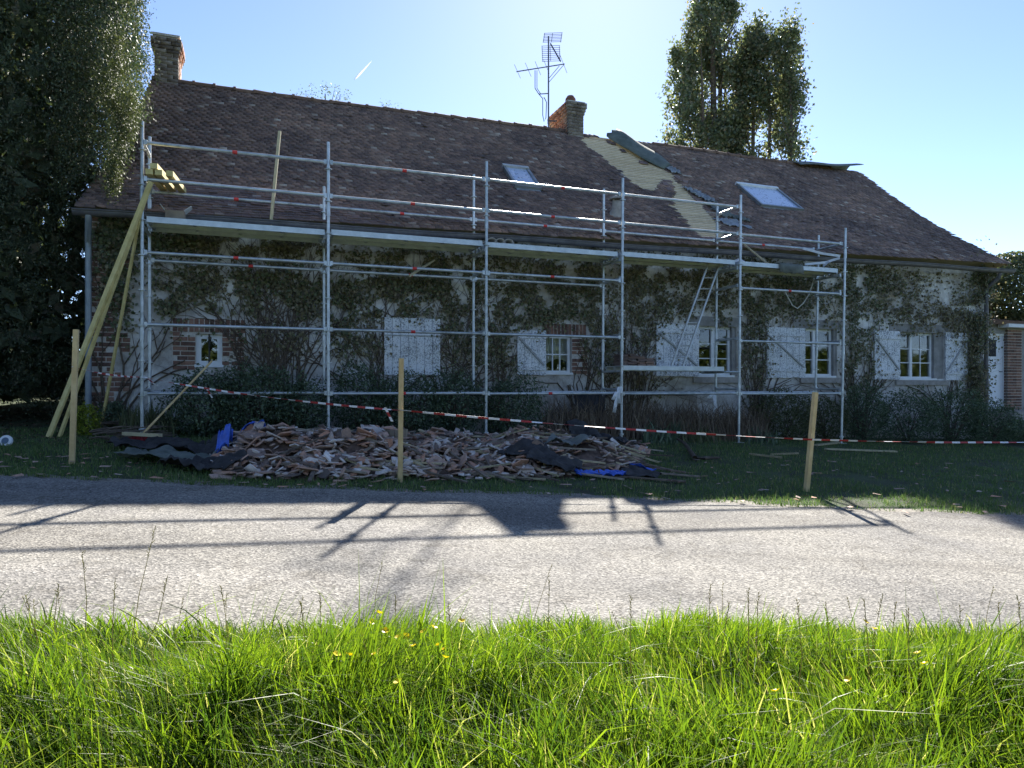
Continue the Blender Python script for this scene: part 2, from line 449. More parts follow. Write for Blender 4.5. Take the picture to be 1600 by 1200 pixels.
class MB:
    def __init__(self, frame=None):
        self.v, self.f, self.m, self.frame = [], [], [], frame
    def add(self, vs, fs, mi=0):
        b = len(self.v)
        self.v += [tuple(p) for p in vs]
        self.f += [tuple(b + i for i in f) for f in fs]
        self.m += [mi] * len(fs)
        return self
    def box(self, a, b, mi=0):
        (x0, y0, z0), (x1, y1, z1) = a, b
        x0, x1 = min(x0, x1), max(x0, x1)
        y0, y1 = min(y0, y1), max(y0, y1)
        z0, z1 = min(z0, z1), max(z0, z1)
        vs = [(x0, y0, z0), (x1, y0, z0), (x1, y1, z0), (x0, y1, z0), (x0, y0, z1), (x1, y0, z1), (x1, y1, z1), (x0, y1, z1)]
        return self.add(vs, [(0, 3, 2, 1), (4, 5, 6, 7), (0, 1, 5, 4), (1, 2, 6, 5), (2, 3, 7, 6), (3, 0, 4, 7)], mi)
    def bar(self, p0, p1, a, b, up=(0, 0, 1), mi=0):
        p0, p1, up = Vector(p0), Vector(p1), Vector(up)
        d = (p1 - p0).normalized()
        s = d.cross(up)
        if s.length < 1e-4:
            s = d.cross(Vector((1, 0, 0)))
        s.normalize()
        n = s.cross(d).normalized()
        s, n = s * a / 2, n * b / 2
        vs = [p0 - s - n, p0 + s - n, p0 + s + n, p0 - s + n, p1 - s - n, p1 + s - n, p1 + s + n, p1 - s + n]
        return self.add(vs, [(0, 3, 2, 1), (4, 5, 6, 7), (0, 1, 5, 4), (1, 2, 6, 5), (2, 3, 7, 6), (3, 0, 4, 7)], mi)
    def path(self, pts, rad, n=8, mi=0, caps=True):
        pts = [Vector(p) for p in pts]
        rad = rad if isinstance(rad, (list, tuple)) else [rad] * len(pts)
        vs, fs = [], []
        ref = None
        for i, p in enumerate(pts):
            d = (pts[min(i + 1, len(pts) - 1)] - pts[max(i - 1, 0)]).normalized()
            if ref is None:
                ref = d.cross(Vector((0, 0, 1)))
                if ref.length < 1e-3:
                    ref = d.cross(Vector((1, 0, 0)))
            s = (ref - d * ref.dot(d)).normalized()
            ref = s
            q = d.cross(s)
            for k in range(n):
                a = 2 * math.pi * k / n
                vs.append(p + (s * math.cos(a) + q * math.sin(a)) * rad[i])
        for i in range(len(pts) - 1):
            for k in range(n):
                fs.append((i * n + k, i * n + (k + 1) % n, (i + 1) * n + (k + 1) % n, (i + 1) * n + k))
        if caps:
            fs.append(tuple(range(n - 1, -1, -1)))
            fs.append(tuple((len(pts) - 1) * n + k for k in range(n)))
        return self.add(vs, fs, mi)
    def tube(self, p0, p1, r, n=8, mi=0, r1=None):
        return self.path([p0, p1], [r, r if r1 is None else r1], n, mi)
    def mesh(self, name, parent=None, smooth=False):
        V = np.array(self.v, float)
        if self.frame == 'H':
            V = Hn(V)
        V = to_local(V, parent)
        me = bpy.data.meshes.new(name)
        me.from_pydata(V.tolist(), [], self.f)
        if any(self.m):
            me.polygons.foreach_set('material_index', np.array(self.m, dtype=np.int32))
        if smooth:
            me.polygons.foreach_set('use_smooth', np.ones(len(self.f), dtype=bool))
            try:
                me.set_sharp_from_angle(angle=R(40))
            except Exception:
                pass
        me.update()
        return me
    def build(self, name, mat, parent=None, smooth=False):
        if parent is None and self.v:              # a one-mesh thing: origin at its base
            V = np.array(self.v, float)
            if self.frame == 'H':
                V = Hn(V)
            o0 = np.array([(V[:, 0].min() + V[:, 0].max()) / 2, (V[:, 1].min() + V[:, 1].max()) / 2, V[:, 2].min()])
            self.v, self.frame = [tuple(p) for p in (V - o0)], None
            return link(name, self.mesh(name, None, smooth), mat, None, Vector(o0))
        return link(name, self.mesh(name, parent, smooth), mat, parent)

def np_obj(name, V, F, mat, parent=None, rnd=None, smooth=False, kind=None):
    me = mesh_np(name, to_local(np.asarray(V, float), parent), F, rnd, smooth)
    o = link(name, me, mat, parent)
    if kind:
        o['kind'] = kind
    return o

def struct(o):
    o['kind'] = 'structure'
    return o

def unit(a):
    return a / np.maximum(np.linalg.norm(a, axis=1, keepdims=True), 1e-9)

def leaf_quads(C, size, aspect=0.55, nrm=None, nspread=1.0, up=None, upw=0.0):
    """diamond leaves at centres C; nrm biases their normals; returns V, F"""
    n = len(C)
    N = rng.normal(size=(n, 3)) * nspread
    if nrm is not None:
        N = N + nrm
    N = unit(N)
    T = rng.normal(size=(n, 3))
    if up is not None:
        T = T + np.asarray(up) * upw
    T = unit(T - N * (T * N).sum(1, keepdims=True))
    B = np.cross(N, T)
    s = np.asarray(size).reshape(-1, 1) * np.ones((n, 1))
    w = s * aspect
    fold = N * s * 0.12
    V = np.stack([C - T * s * 0.5, C + B * w * 0.5 + fold, C + T * s * 0.5, C - B * w * 0.5 + fold], 1).reshape(-1, 3)
    F = np.arange(4 * n).reshape(n, 4)
    return V, F

def vnoise(P, s, off=0.0):
    return np.array([mnoise.noise(Vector((p[0] * s + off, p[1] * s - off, p[2] * s + 3.1 * off))) for p in P])

# ------------------------------------------------------------------ ground, lane
def near_edge(x):
    return 3.48 + 0.13 * x + 0.05 * math.sin(x * 1.7) + 0.05 * mnoise.noise(Vector((x * 2.3, 0.3, 0)))

def far_edge(x):
    return 7.02 + 0.066 * x + 0.06 * math.sin(x * 0.9 + 1) + 0.07 * mnoise.noise(Vector((x * 1.9, 7.3, 0))) + 0.03 * mnoise.noise(Vector((x * 9, 2.3, 0)))

def make_ground():
    xs = [-6000, -900, -200, -60, -XB, -8, 0, 8, XB, 60, 200, 900, 6000]
    ys = [-6000, -900, -200, -60, -YB, 0, 8, 16, YB, 60, 200, 900, 6000]
    V = [(x, y, float(G(x, y))) for y in ys for x in xs]
    n = len(xs)
    F = [(j * n + i, j * n + i + 1, (j + 1) * n + i + 1, (j + 1) * n + i) for j in range(len(ys) - 1) for i in range(n - 1)]
    struct(np_obj('ground', np.array(V), np.array(F), 'lawn_soil'))
    X = np.concatenate([np.arange(-60, -XB, 2.0), np.arange(-XB, XB + 0.01, 0.08), np.arange(XB + 2, 61, 2.0)])
    def strip(name, lo, hi, dz, mat):
        V = []
        for x in X:
            for f in (lo, hi):
                y = f(x)
                V.append((x, y, float(G(x, y)) + dz))
        F = [(2 * i, 2 * i + 2, 2 * i + 3, 2 * i + 1) for i in range(len(X) - 1)]
        return struct(np_obj(name, np.array(V), np.array(F), mat))
    strip('verge', lambda x: -17.0, lambda x: near_edge(x) + 0.1, 0.004, 'verge_bounce')  # extended unseen behind the camera to bounce light onto the shaded front
    nz = lambda x, k: mnoise.noise(Vector((x * 3.1, k, 0.2))) + 0.6 * mnoise.noise(Vector((x * 11, k, 4.2)))
    strip('gravel_shoulder', lambda x: near_edge(x) - 0.08, lambda x: far_edge(x) + 0.17 + 0.1 * nz(x, 3.3), 0.008, 'gravel')
    strip('road', near_edge, far_edge, 0.012, 'asphalt')
make_ground()

# ------------------------------------------------------------------ the house
U0, U1 = -0.87, 18.75                        # wall ends
WW, WB = 1.10, 9.30                          # front and back wall depth
WE, WR = 0.72, 5.20                          # eave and ridge depth
ZB = -0.9
def rz(u, w):
    """front slope of the roof"""
    ze, zr = 2.68 + 0.019 * u, 6.47 + 0.006 * u
    s = (w - WE) / (WR - WE)
    sag = 0.05 * math.sin(u * 0.45 + 0.6) * max(0.0, min(1.0, s)) * 0.6
    return ze + (zr - ze) * (s - 0.05 * math.sin(math.pi * min(max(s, 0), 1))) - sag

def rp(px, py):
    """survey: photo ray meets the front roof slope -> (u, w)"""
    a, b = WE - 0.3, WR + 0.6
    f = lambda w: hp(px, py, w)[1] - rz(hp(px, py, w)[0], w)
    fa = f(a)
    for _ in range(50):
        m = (a + b) / 2
        if (f(m) > 0) == (fa > 0):
            a = m
        else:
            b = m
    return hp(px, py, a)[0], a

def rframe(u, w):
    """point, up-slope direction, normal of the roof in house coordinates"""
    e = 0.05
    t = Vector((0, e, rz(u, w + e) - rz(u, w))).normalized()
    n = Vector((0, -t.z, t.y))
    return Vector((u, w, rz(u, w))), t, n

house = thing('farmhouse', 'long low stone farmhouse with tiled roof and ivy covered grey front', 'house', H(0, 0, ZB), TH)
HL = lambda u, w, z: Vector((u, w, z - ZB))  # house coordinates -> local location under the house

def ubox(px0, px1, py0, py1, w=WW):
    a, _ = hp(px0, 0, w)
    b, _ = hp(px1, 0, w)
    zc = lambda py, u: (HOR - py) / FPX * (OY + w * CT + u * ST)
    um = (a + b) / 2
    return a, b, zc(py1, um), zc(py0, um)

OPEN = {'small': ubox(306, 347, 522, 571), 'curtained': ubox(851, 893, 524, 583), 'ladder': ubox(1090, 1151, 510, 587),
        'bay': ubox(1256, 1308, 514, 588), 'end': ubox(1404, 1475, 520, 592)}

def make_walls():
    mb = MB('H')
    us = sorted({U0, U1} | {v for o in OPEN.values() for v in o[:2]} | {3.0, 6.0, 9.0, 12.0, 15.0})
    zs = sorted({-2.4, 2.0} | {v for o in OPEN.values() for v in o[2:]})
    top = lambda u: rz(u, WW) - 0.07
    for i in range(len(us) - 1):
        for j in range(len(zs)):
            a, b = us[i], us[i + 1]
            z0 = zs[j]
            zt = (zs[j + 1], zs[j + 1]) if j + 1 < len(zs) else (top(a), top(b))
            um, zm = (a + b) / 2, (z0 + zt[0]) / 2
            if any(o[0] < um < o[1] and o[2] < zm < o[3] for o in OPEN.values()):
                continue
            mb.add([(a, WW, z0), (b, WW, z0), (b, WW, zt[1]), (a, WW, zt[0])], [(0, 1, 2, 3)])
    for (a, b, z0, z1) in OPEN.values():       # reveals
        d = WW + 0.22
        mb.add([(a, WW, z0), (b, WW, z0), (b, d, z0), (a, d, z0)], [(0, 1, 2, 3)])
        mb.add([(a, WW, z1), (b, WW, z1), (b, d, z1), (a, d, z1)], [(3, 2, 1, 0)])
        mb.add([(a, WW, z0), (a, d, z0), (a, d, z1), (a, WW, z1)], [(0, 1, 2, 3)])
        mb.add([(b, WW, z0), (b, d, z0), (b, d, z1), (b, WW, z1)], [(3, 2, 1, 0)])
    mb.build('front_wall', 'wall_render', house)
    for u in (U0, U1):                         # gables
        pts = [(u, WW, -2.4), (u, WW, top(u)), (u, 3.2, rz(u, 3.2) - 0.07), (u, WR, rz(u, WR) - 0.07), (u, WB, 2.7), (u, WB, -2.4)]
        MB('H').add(pts, [tuple(range(6))]).build('gable_wall', 'wall_render', house)
    MB('H').add([(U0, WB, -2.4), (U1, WB, -2.4), (U1, WB, 2.75), (U0, WB, 2.75)], [(0, 1, 2, 3)]).build('back_wall', 'wall_render', house)
    # dim room behind the windows
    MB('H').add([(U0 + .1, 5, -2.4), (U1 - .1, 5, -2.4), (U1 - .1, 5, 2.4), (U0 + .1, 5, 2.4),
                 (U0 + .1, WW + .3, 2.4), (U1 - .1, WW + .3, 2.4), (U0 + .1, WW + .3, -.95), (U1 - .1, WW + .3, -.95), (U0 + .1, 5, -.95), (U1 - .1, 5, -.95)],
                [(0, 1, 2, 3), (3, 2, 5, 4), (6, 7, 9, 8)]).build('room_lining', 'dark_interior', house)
make_walls()

STRIP = [rp(*q) for q in [(906, 216), (918, 232), (934, 240), (944, 250), (968, 268), (982, 284), (1004, 296), (1020, 300), (1032, 284), (1045, 281), (1052, 298), (1054, 308), (1046, 322),
                          (1066, 340), (1074, 352), (1088, 366), (1098, 372), (1132, 374), (1122, 352), (1100, 325), (1072, 300), (1048, 272), (1020, 252), (990, 236), (962, 214)]]
def inpoly(u, w, P):
    c = False
    j = len(P) - 1
    for i in range(len(P)):
        if (P[i][1] > w) != (P[j][1] > w) and u < (P[j][0] - P[i][0]) * (w - P[i][1]) / (P[j][1] - P[i][1]) + P[i][0]:
            c = not c
        j = i
    return c

def quad_on_roof(tl, tr, bl):
    a, b, c = rp(*tl), rp(*tr), rp(*bl)
    return a[0], b[0], c[1], a[1]              # u0 u1 w_low w_high
SKY = [quad_on_roof((786, 264), (824, 270), (799, 294)), quad_on_roof((1150, 291), (1210, 297), (1181, 323))]

def verge_u(w):                                # left verge leans in towards the ridge
    return U0 - 0.1 + (w - WE) / (WR - WE) * 0.42
def verge_r(w):
    return U1 + 0.12

def make_roof():
    ws = np.linspace(WE, WR, 14)
    mb = MB('H')
    us = np.linspace(0, 1, 24)
    V, F = [], []
    for w in ws:
        for k in us:
            u = verge_u(w) + (verge_r(w) - verge_u(w)) * k
            V.append((u, w, rz(u, w) - 0.012))
    n = len(us)
    for j in range(len(ws) - 1):
        for i in range(n - 1):
            F.append((j * n + i, j * n + i + 1, (j + 1) * n + i + 1, (j + 1) * n + i))
    mb.add(V, F)
    b = len(mb.v)                              # back slope
    mb.add([(verge_u(WR), WR, rz(0, WR) - 0.012), (U1 + .12, WR, rz(U1, WR) - 0.012), (U1 + .12, WB + .4, 2.5), (U0 - .1, WB + .4, 2.5)], [(0, 1, 2, 3)])
    for (k, g) in ((0, verge_u), (1, verge_r)):  # verge boards
        e = [(g(w), w, rz(g(w), w) - 0.012) for w in ws] + [(g(w), w, rz(g(w), w) - 0.09) for w in ws[::-1]]
        mb.add(e, [tuple(range(len(e)))])
    mb.add([(verge_u(WE), WE, rz(0, WE) - .012), (verge_r(WE), WE, rz(U1, WE) - .012), (verge_r(WE), WE + .42, rz(U1, WE) - .1), (verge_u(WE), WE + .42, rz(0, WE) - .1)], [(0, 1, 2, 3)])
    roof = mb.build('roof', 'underlay', house)

    tw, ex, tl, th = 0.135, 0.098, 0.17, 0.015
    items = []
    w = WE - 0.06
    row = 0
    while w < WR - 0.02:
        P, t, n = rframe(5, w)
        a, b = verge_u(w), verge_r(w)
        u = a + (row % 2) * tw / 2
        while u < b - tw * 0.4:
            uc, wc = u + tw / 2, w + tl / 2 * t.y
            skip = inpoly(uc, wc, STRIP) or any(q[0] - .03 < uc < q[1] + .03 and q[2] - .05 < wc < q[3] + .0 for q in SKY)
            if not skip and random.random() > 0.004:
                items.append((uc, w, row))
            u += tw * random.uniform(0.985, 1.02)
        w += ex * t.y
        row += 1
    box = np.array([(-.5, 0, 0), (.5, 0, 0), (.5, 1, 0), (-.5, 1, 0), (-.5, 0, 1), (.5, 0, 1), (.5, 1, 1), (-.5, 1, 1)], float)
    fq = np.array([(4, 5, 6, 7), (0, 1, 5, 4), (1, 2, 6, 5), (3, 0, 4, 7)])
    V, F, rn, single = [], [], [], []
    for (uc, w, row) in items:
        P, t, n = rframe(uc, w)
        slip = random.random()
        lift = 0.016 + random.uniform(0, 0.012) + (0.012 if slip > 0.93 else 0)
        yaw = random.gauss(0, 0.03) + (random.gauss(0, 0.16) if slip > 0.965 else 0)
        dw = random.gauss(0, 0.007) - (0.045 * random.random() if slip > 0.97 else 0)
        base = Vector((uc, w + dw * t.y, rz(uc, w) + dw * t.z)) + n * lift
        tt = (t - n * (lift - 0.002) / tl).normalized()
        nn = Vector((0, -tt.z, tt.y))
        roll = random.gauss(0, 0.04)
        sd_ = Vector((math.cos(yaw), math.sin(yaw) * tt.y, math.sin(yaw) * tt.z)) + nn * roll
        sd_.normalize()
        single.append((base, sd_, tt, nn))
    # the individually built ones are those that show largest
    key = [-(1.0 / max(0.5, (Hn([tuple(s[0])])[0] - np.array(cam.location)) @ np.array([0, 1, 0])) - (0.02 if s[0].x < -0.35 else 0)) for s in single]
    order = np.argsort(key)
    big = set(order[:300].tolist())
    shared = None
    for i, (base, s, tt, nn) in enumerate(single):
        r = random.random()
        pts = [base + s * (tw * 0.965) * q[0] + tt * tl * q[1] + nn * th * q[2] for q in box]
        if i in big:
            if shared is None:
                bm = MB()
                bm.add([(q[0] * tw * 0.965, q[1] * tl, q[2] * th) for q in box], [tuple(f) for f in fq] + [(0, 3, 2, 1), (2, 3, 7, 6)])
                shared = bm.mesh('roof_tile')
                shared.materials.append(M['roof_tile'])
            o = bpy.data.objects.new('roof_tile', shared)
            COL.objects.link(o)
            o.parent = roof
            y = nn.cross(s).normalized()
            mm = Matrix((s, y, s.cross(y))).transposed().to_4x4()
            mm.translation = HL(base.x, base.y, base.z)
            o.matrix_local = mm
        else:
            k = len(V)
            V += [tuple(p) for p in pts]
            F += [tuple(k + j for j in f) for f in fq]
            rn += [r] * len(fq)
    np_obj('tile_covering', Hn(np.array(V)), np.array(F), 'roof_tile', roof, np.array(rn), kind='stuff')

    # battens across the stripped strip
    ulo, uhi = min(p[0] for p in STRIP), max(p[0] for p in STRIP)
    w = min(p[1] for p in STRIP) - 0.05
    while w < WR - 0.03:
        hits = [u for u in np.arange(ulo - 0.05, uhi + 0.05, 0.02) if inpoly(u, w, STRIP)]
        if hits:
            a, b = min(hits) - 0.14, max(hits) + 0.14
            p0, t, n = rframe(a, w)
            p1, _, _ = rframe(b, w)
            q = MB('H')
            q.bar(p0 + n * 0.006, p1 + n * 0.006, 0.045, 0.028, up=n)
            q.build('batten', 'batten_wood', roof)
        w += 0.1 * t.y if hits else 0.05
    # loose tiles left lying on the battens
    for (px, py) in [(1003, 258), (1009, 259), (985, 226), (958, 228), (953, 226), (975, 240), (1040, 292), (1046, 300), (1015, 256), (1094, 318), (1070, 288), (1062, 282)]:
        u, w = rp(px, py)
        P, t, n = rframe(u, w)
        o = bpy.data.objects.new('loose_tile', shared)
        COL.objects.link(o)
        o.parent = roof
        s = (Vector((1, 0, 0)) + t * random.uniform(-.6, .6)).normalized()
        y = n.cross(s).normalized()
        mm = Matrix((s, y, n)).transposed().to_4x4()
        mm.translation = HL(*(P + n * 0.03))
        o.matrix_local = mm

    # ridge tiles
    rt = MB()
    L, r = 0.42, 0.105
    pr = [(-L / 2, r), (L / 2 - 0.06, r * 0.97), (L / 2 - 0.055, r * 1.18), (L / 2, r * 1.18)]
    N = 8
    vs, fs = [], []
    for (x, rad) in pr:
        for k in range(N + 1):
            a = math.pi * k / N
            vs.append((x, -rad * math.cos(a), rad * math.sin(a) - 0.03))
    for i in range(len(pr) - 1):
        for k in range(N):
            fs.append((i * (N + 1) + k, i * (N + 1) + k + 1, (i + 1) * (N + 1) + k + 1, (i + 1) * (N + 1) + k))
    fs.append(tuple(range(N + 1)))
    fs.append(tuple((len(pr) - 1) * (N + 1) + k for k in range(N, -1, -1)))
    rt.add(vs, fs)
    rm = rt.mesh('ridge_tile', smooth=False)
    rm.materials.append(M['ridge_tile'])
    ustart = verge_u(WR) + 0.22
    uend = rp(908, 212)[0]
    ur, ue = rp(1032, 229)[0], U1 - 1.1
    for a, b in ((ustart, uend), (ur, ue)):
        u = a
        while u < b:
            o = bpy.data.objects.new('ridge_tile', rm)
            COL.objects.link(o)
            o.parent = roof
            o.location = HL(u, WR + 0.01, rz(u, WR) + 0.0 + random.uniform(-.008, .008))
            o.rotation_euler = (random.gauss(0, .03), random.gauss(0, .02), random.gauss(0, .02))
            u += L * 0.97
    return roof
roof = make_roof()

def sheet(name, mat, P, parent=None, thick=0.008):
    """P: grid [i][j] of points in world"""
    n, m = len(P), len(P[0])
    V = np.array([tuple(p) for r in P for p in r])
    F = np.array([(i * m + j, i * m + j + 1, (i + 1) * m + j + 1, (i + 1) * m + j) for i in range(n - 1) for j in range(m - 1)])
    if parent is None:
        o0 = np.array([V[:, 0].mean(), V[:, 1].mean(), V[:, 2].min()])
        me = mesh_np(name, V - o0, F, smooth=True)
        o = link(name, me, mat, None, Vector(o0))
    else:
        o = np_obj(name, V, F, mat, parent, smooth=True)
    s = o.modifiers.new('thickness', 'SOLIDIFY')
    s.thickness = thick
    return o

def make_roof_fittings():
    # curled flashing torn up along the valley
    (ua, wa), (ub, wb) = rp(958, 216), rp(1042, 264)
    P = []
    for i in range(15):
        k = i / 14
        u, w = ua + (ub - ua) * k, wa + (wb - wa) * k
        p, t, n = rframe(u, min(w, WR))
        dirv = Vector((ub - ua, wb - wa, rz(ub, wb) - rz(ua, wa))).normalized()
        ac = n.cross(dirv).normalized()
        wid = 0.78 * (1 - 0.5 * max(0, k - .7) / .3)
        row = []
        for j in range(9):
            q = j / 8 - 0.5
            lift = 0.07 + 0.15 * math.cos(q * 2.6) * (1 - 0.55 * k) + 0.015 * math.sin(7 * k + 5 * q)
            x = p + ac * q * wid + n * lift - Vector((0, 0, 0.05 * k)) + dirv * (-0.08 if i == 0 and j % 2 else 0)
            row.append(H(*x))
        P.append(row)
    sheet('torn_flashing', 'felt_green', P, roof, 0.012)
    # lead along the lower valley edge
    for (px, py, sx, sy, mt) in [(1048, 268, .2, .3, 'lead'), (1086, 305, .2, .34, 'lead'), (1100, 312, .22, .3, 'lead'), (1117, 326, .26, .3, 'felt_grey'), (1132, 338, .3, .3, 'felt_grey'), (1142, 352, .34, .26, 'lead'), (1156, 345, .2, .2, 'felt_grey')]:
        u, w = rp(px, py)
        p, t, n = rframe(u, w)
        P = []
        ph = random.random() * 9
        for i in range(16):
            row = []
            for j in range(16):
                a, b = i / 15 - .5, j / 15 - .5
                h = 0.035 + 0.09 * abs(mnoise.noise(Vector((a * 5 + ph, b * 5, ph)))) + .05 * abs(mnoise.noise(Vector((a * 14 + ph, b * 14, ph))))
                ra = 1 + .55 * mnoise.noise(Vector((a * 4 + ph, b * 4, ph + 3)))
                row.append(H(*(p + Vector((1, 0, 0)) * (a * sx * 1.5 * ra - b * .16) + t * b * sy * 1.4 * ra + n * h)))
            P.append(row)
        sheet('lead_flashing', mt, P, roof, 0.006)
    # bent metal ridge cover on the right with a curled end
    ua, ub = hp(1236, 0, WR)[0], hp(1334, 0, WR)[0]
    P = []
    for i in range(16):
        k = i / 15
        u = ua + (ub - ua) * k
        row = []
        for j in range(9):
            q = j / 8 - 0.5
            up = 0.06 + 0.1 * min(1, k * 2.2) + 0.2 * max(0, k - 0.7) ** 2 * 4 + 0.02 * math.sin(k * 9)
            drop = abs(q) ** 1.4 * (0.9 - 0.5 * max(0, k - .5)) * 0.55
            row.append(H(u + 0.03 * math.sin(j), WR + q * 0.75, rz(u, WR) + up - drop))
        P.append(row)
    sheet('ridge_cover', 'felt_grey', P, roof, 0.012)
    # skylights
    for k, (u0, u1, w0, w1) in enumerate(SKY):
        P0, t, n = rframe((u0 + u1) / 2, (w0 + w1) / 2)
        um = (u0 + u1) / 2
        hl = (w1 - w0) / 2 / t.y
        hw = (u1 - u0) / 2
        C = P0 + n * 0.05
        e = Vector((1, 0, 0))
        f = 0.06
        fr = MB('H')
        fr.bar(C - e * hw - t * hl, C - e * hw + t * hl, f, 0.09, up=n)
        fr.bar(C + e * hw - t * hl, C + e * hw + t * hl, f, 0.09, up=n)
        fr.bar(C - e * (hw + f / 2) - t * hl, C + e * (hw + f / 2) - t * hl, f, 0.085, up=n)
        sk = fr.build('skylight', 'zinc', house)
        q = MB('H')
        q.bar(C - e * (hw + .03) + t * hl + n * .012, C + e * (hw + .03) + t * hl + n * .012, 0.09, 0.1, up=n)
        q.build('top_hood', 'window_white' if k else 'ladder_alu', sk)
        q = MB('H')
        cc = C + n * 0.012
        q.add([cc - e * (hw - .02) - t * hl, cc + e * (hw - .02) - t * hl, cc + e * (hw - .02) + t * hl, cc - e * (hw - .02) + t * hl], [(0, 1, 2, 3)])
        q.build('pane', 'skylight_glass', sk)
        q = MB('H')                                # apron flashing below
        a0 = P0 - t * (hl + .03) + n * .035
        q.add([a0 - e * hw, a0 + e * hw, a0 + e * hw - t * .16 - n * .01, a0 - e * hw - t * .16 - n * .01], [(0, 1, 2, 3)])
        q.build('apron', 'lead', sk)
    # clay vent with hood
    u, w = rp(962, 338)
    p, t, n = rframe(u, w)
    v = MB('H')
    v.path([p + n * .0, p + Vector((0, -.05, .14)), p + Vector((0, -.06, .3))], [.16, .11, .1], 12)
    vent = v.build('roof_vent', 'concrete', house, True)
    c = MB('H')
    c.path([p + Vector((0, -.06, .33)), p + Vector((0, -.06, .37)), p + Vector((0, -.06, .42))], [.17, .165, .05], 12)
    c.build('hood', 'concrete', vent, True)
    c = MB('H')
    for dx in (-.08, .08):
        c.bar(p + Vector((dx, -.06, .28)), p + Vector((dx, -.06, .34)), .03, .03)
    c.build('hood_strut', 'concrete', vent)
make_roof_fittings()

def make_gutter():
    def gutter(u0, u1, mat):
        n, N = 10, 8
        V, F = [], []
        for i in range(n + 1):
            u = u0 + (u1 - u0) * i / n
            zc = 2.60 + 0.0135 * u + 0.012 * math.sin(u * 1.3)
            for k in range(N + 1):
                a = math.pi * k / N
                V.append((u, 0.64 - 0.075 * math.cos(a), zc - 0.075 * math.sin(a)))
        for i in range(n):
            for k in range(N):
                F.append((i * (N + 1) + k, i * (N + 1) + k + 1, (i + 1) * (N + 1) + k + 1, (i + 1) * (N + 1) + k))
        o = np_obj('gutter', Hn(np.array(V)), np.array(F), mat, house, smooth=True)
        o.modifiers.new('thickness', 'SOLIDIFY').thickness = 0.008
        lip = MB('H')
        lip.path([(u0 + (u1 - u0) * i / n, 0.56, 2.605 + 0.0135 * (u0 + (u1 - u0) * i / n) + 0.012 * math.sin((u0 + (u1 - u0) * i / n) * 1.3)) for i in range(n + 1)], 0.012, 6)
        lip.build('gutter_lip', mat, o, True)
    gutter(U0 - 0.12, 9.6, 'old_gutter')
    gutter(9.62, U1 + 0.2, 'old_gutter')
    ua = hp(138, 0, 0.98)[0]
    d = MB('H')
    ub_ = hp(138, 0, 0.64)[0]
    d.path([(ub_, 0.64, 2.52), (ub_, 0.65, 2.44), (ua, 0.96, 2.2), (ua, 0.98, 2.1), (ua, 0.98, -0.75)], 0.045, 12)
    dp = d.build('downpipe', 'downpipe_zinc', house, True)
    for z in (1.6, 0.7, -0.2):
        MB('H').path([(ua, 0.98, z), (ua, 0.98, z + 0.05)], 0.053, 12).build('pipe_clip', 'downpipe_zinc', dp, True)
    ub = hp(1541, 0, 0.98)[0]
    d = MB('H')
    d.path([(ub, 0.64, 2.76), (ub, 0.66, 2.66), (ub, 0.96, 2.45), (ub, 0.98, 2.3), (ub, 0.98, -1.2)], 0.045, 12)
    d.build('downpipe', 'old_gutter', house, True)
make_gutter()

# ------------------------------------------------------------------ bricks of quoins and surrounds
BM = MB().box((-.105, 0, -.031), (.105, .1, .031)).mesh('brick')
BM.materials.append(M['brick'])
BH = MB().box((-.05, 0, -.031), (.05, .1, .031)).mesh('brick_half')
BH.materials.append(M['brick'])
BS = MB().box((-.031, 0, -.105), (.031, .1, .105)).mesh('brick_soldier')
BS.materials.append(M['brick'])
def brick(me, u, w, z, parent):
    o = bpy.data.objects.new('brick', me)
    COL.objects.link(o)
    o.parent = parent
    o.location = HL(u + random.gauss(0, .003), w - random.uniform(.004, .014), z)
    o.rotation_euler = (0, random.gauss(0, .012), random.gauss(0, .012))

def brick_panel(name, u0, u1, z0, z1, w=WW, ragged=0):
    """mortar bed with bricks in running bond; ragged: -1 left edge, 1 right edge toothed"""
    q = MB('H')
    q.box((u0 - (0.0 if ragged != -1 else 0), w - 0.006, z0), (u1, w + 0.05, z1))
    p = q.build(name, 'mortar', house)
    z, r = z0 + 0.04, 0
    while z < z1 - 0.02:
        u = u0 + 0.008
        if r % 2:
            brick(BH, u + .05, w - .004, z, p)
            u += 0.112
        while u + 0.21 <= u1 + 0.012:
            brick(BM, u + .105, w + .0, z, p)
            u += 0.222
        if u + 0.1 <= u1 + 0.012:
            brick(BH, u + .05, w - .004, z, p)
        z += 0.0765
        r += 1
    return p

def make_bricks():
    # corner quoin, toothed in blocks
    z = -1.0
    k = 0
    while z < 2.4:
        brick_panel('quoin_block', U0, U0 + (0.56 if k % 2 else 0.34), z, z + 0.305)
        z += 0.306
        k += 1
    a, b, z0, z1 = OPEN['small']
    brick_panel('window_surround', a - 0.34, a, z0 - 0.08, z1 + 0.02)
    brick_panel('window_surround', b, b + 0.34, z0 - 0.08, z1 + 0.02)
    def soldier(u0, u1, zc, arch=0.0):
        q = MB('H').box((u0, WW - 0.006, zc - .11), (u1, WW + .04, zc + .11)).build('window_head', 'mortar', house)
        u = u0 + .04
        while u < u1 - .02:
            brick(BS, u, WW - .004, zc, q)
            u += .077
    soldier(a - .34, b + .34, z1 + 0.135)
    a, b, z0, z1 = OPEN['curtained']
    brick_panel('window_surround', b, b + 0.4, z0 - 0.02, z1)
    soldier(a - .05, b + .3, z1 + 0.115)
make_bricks()

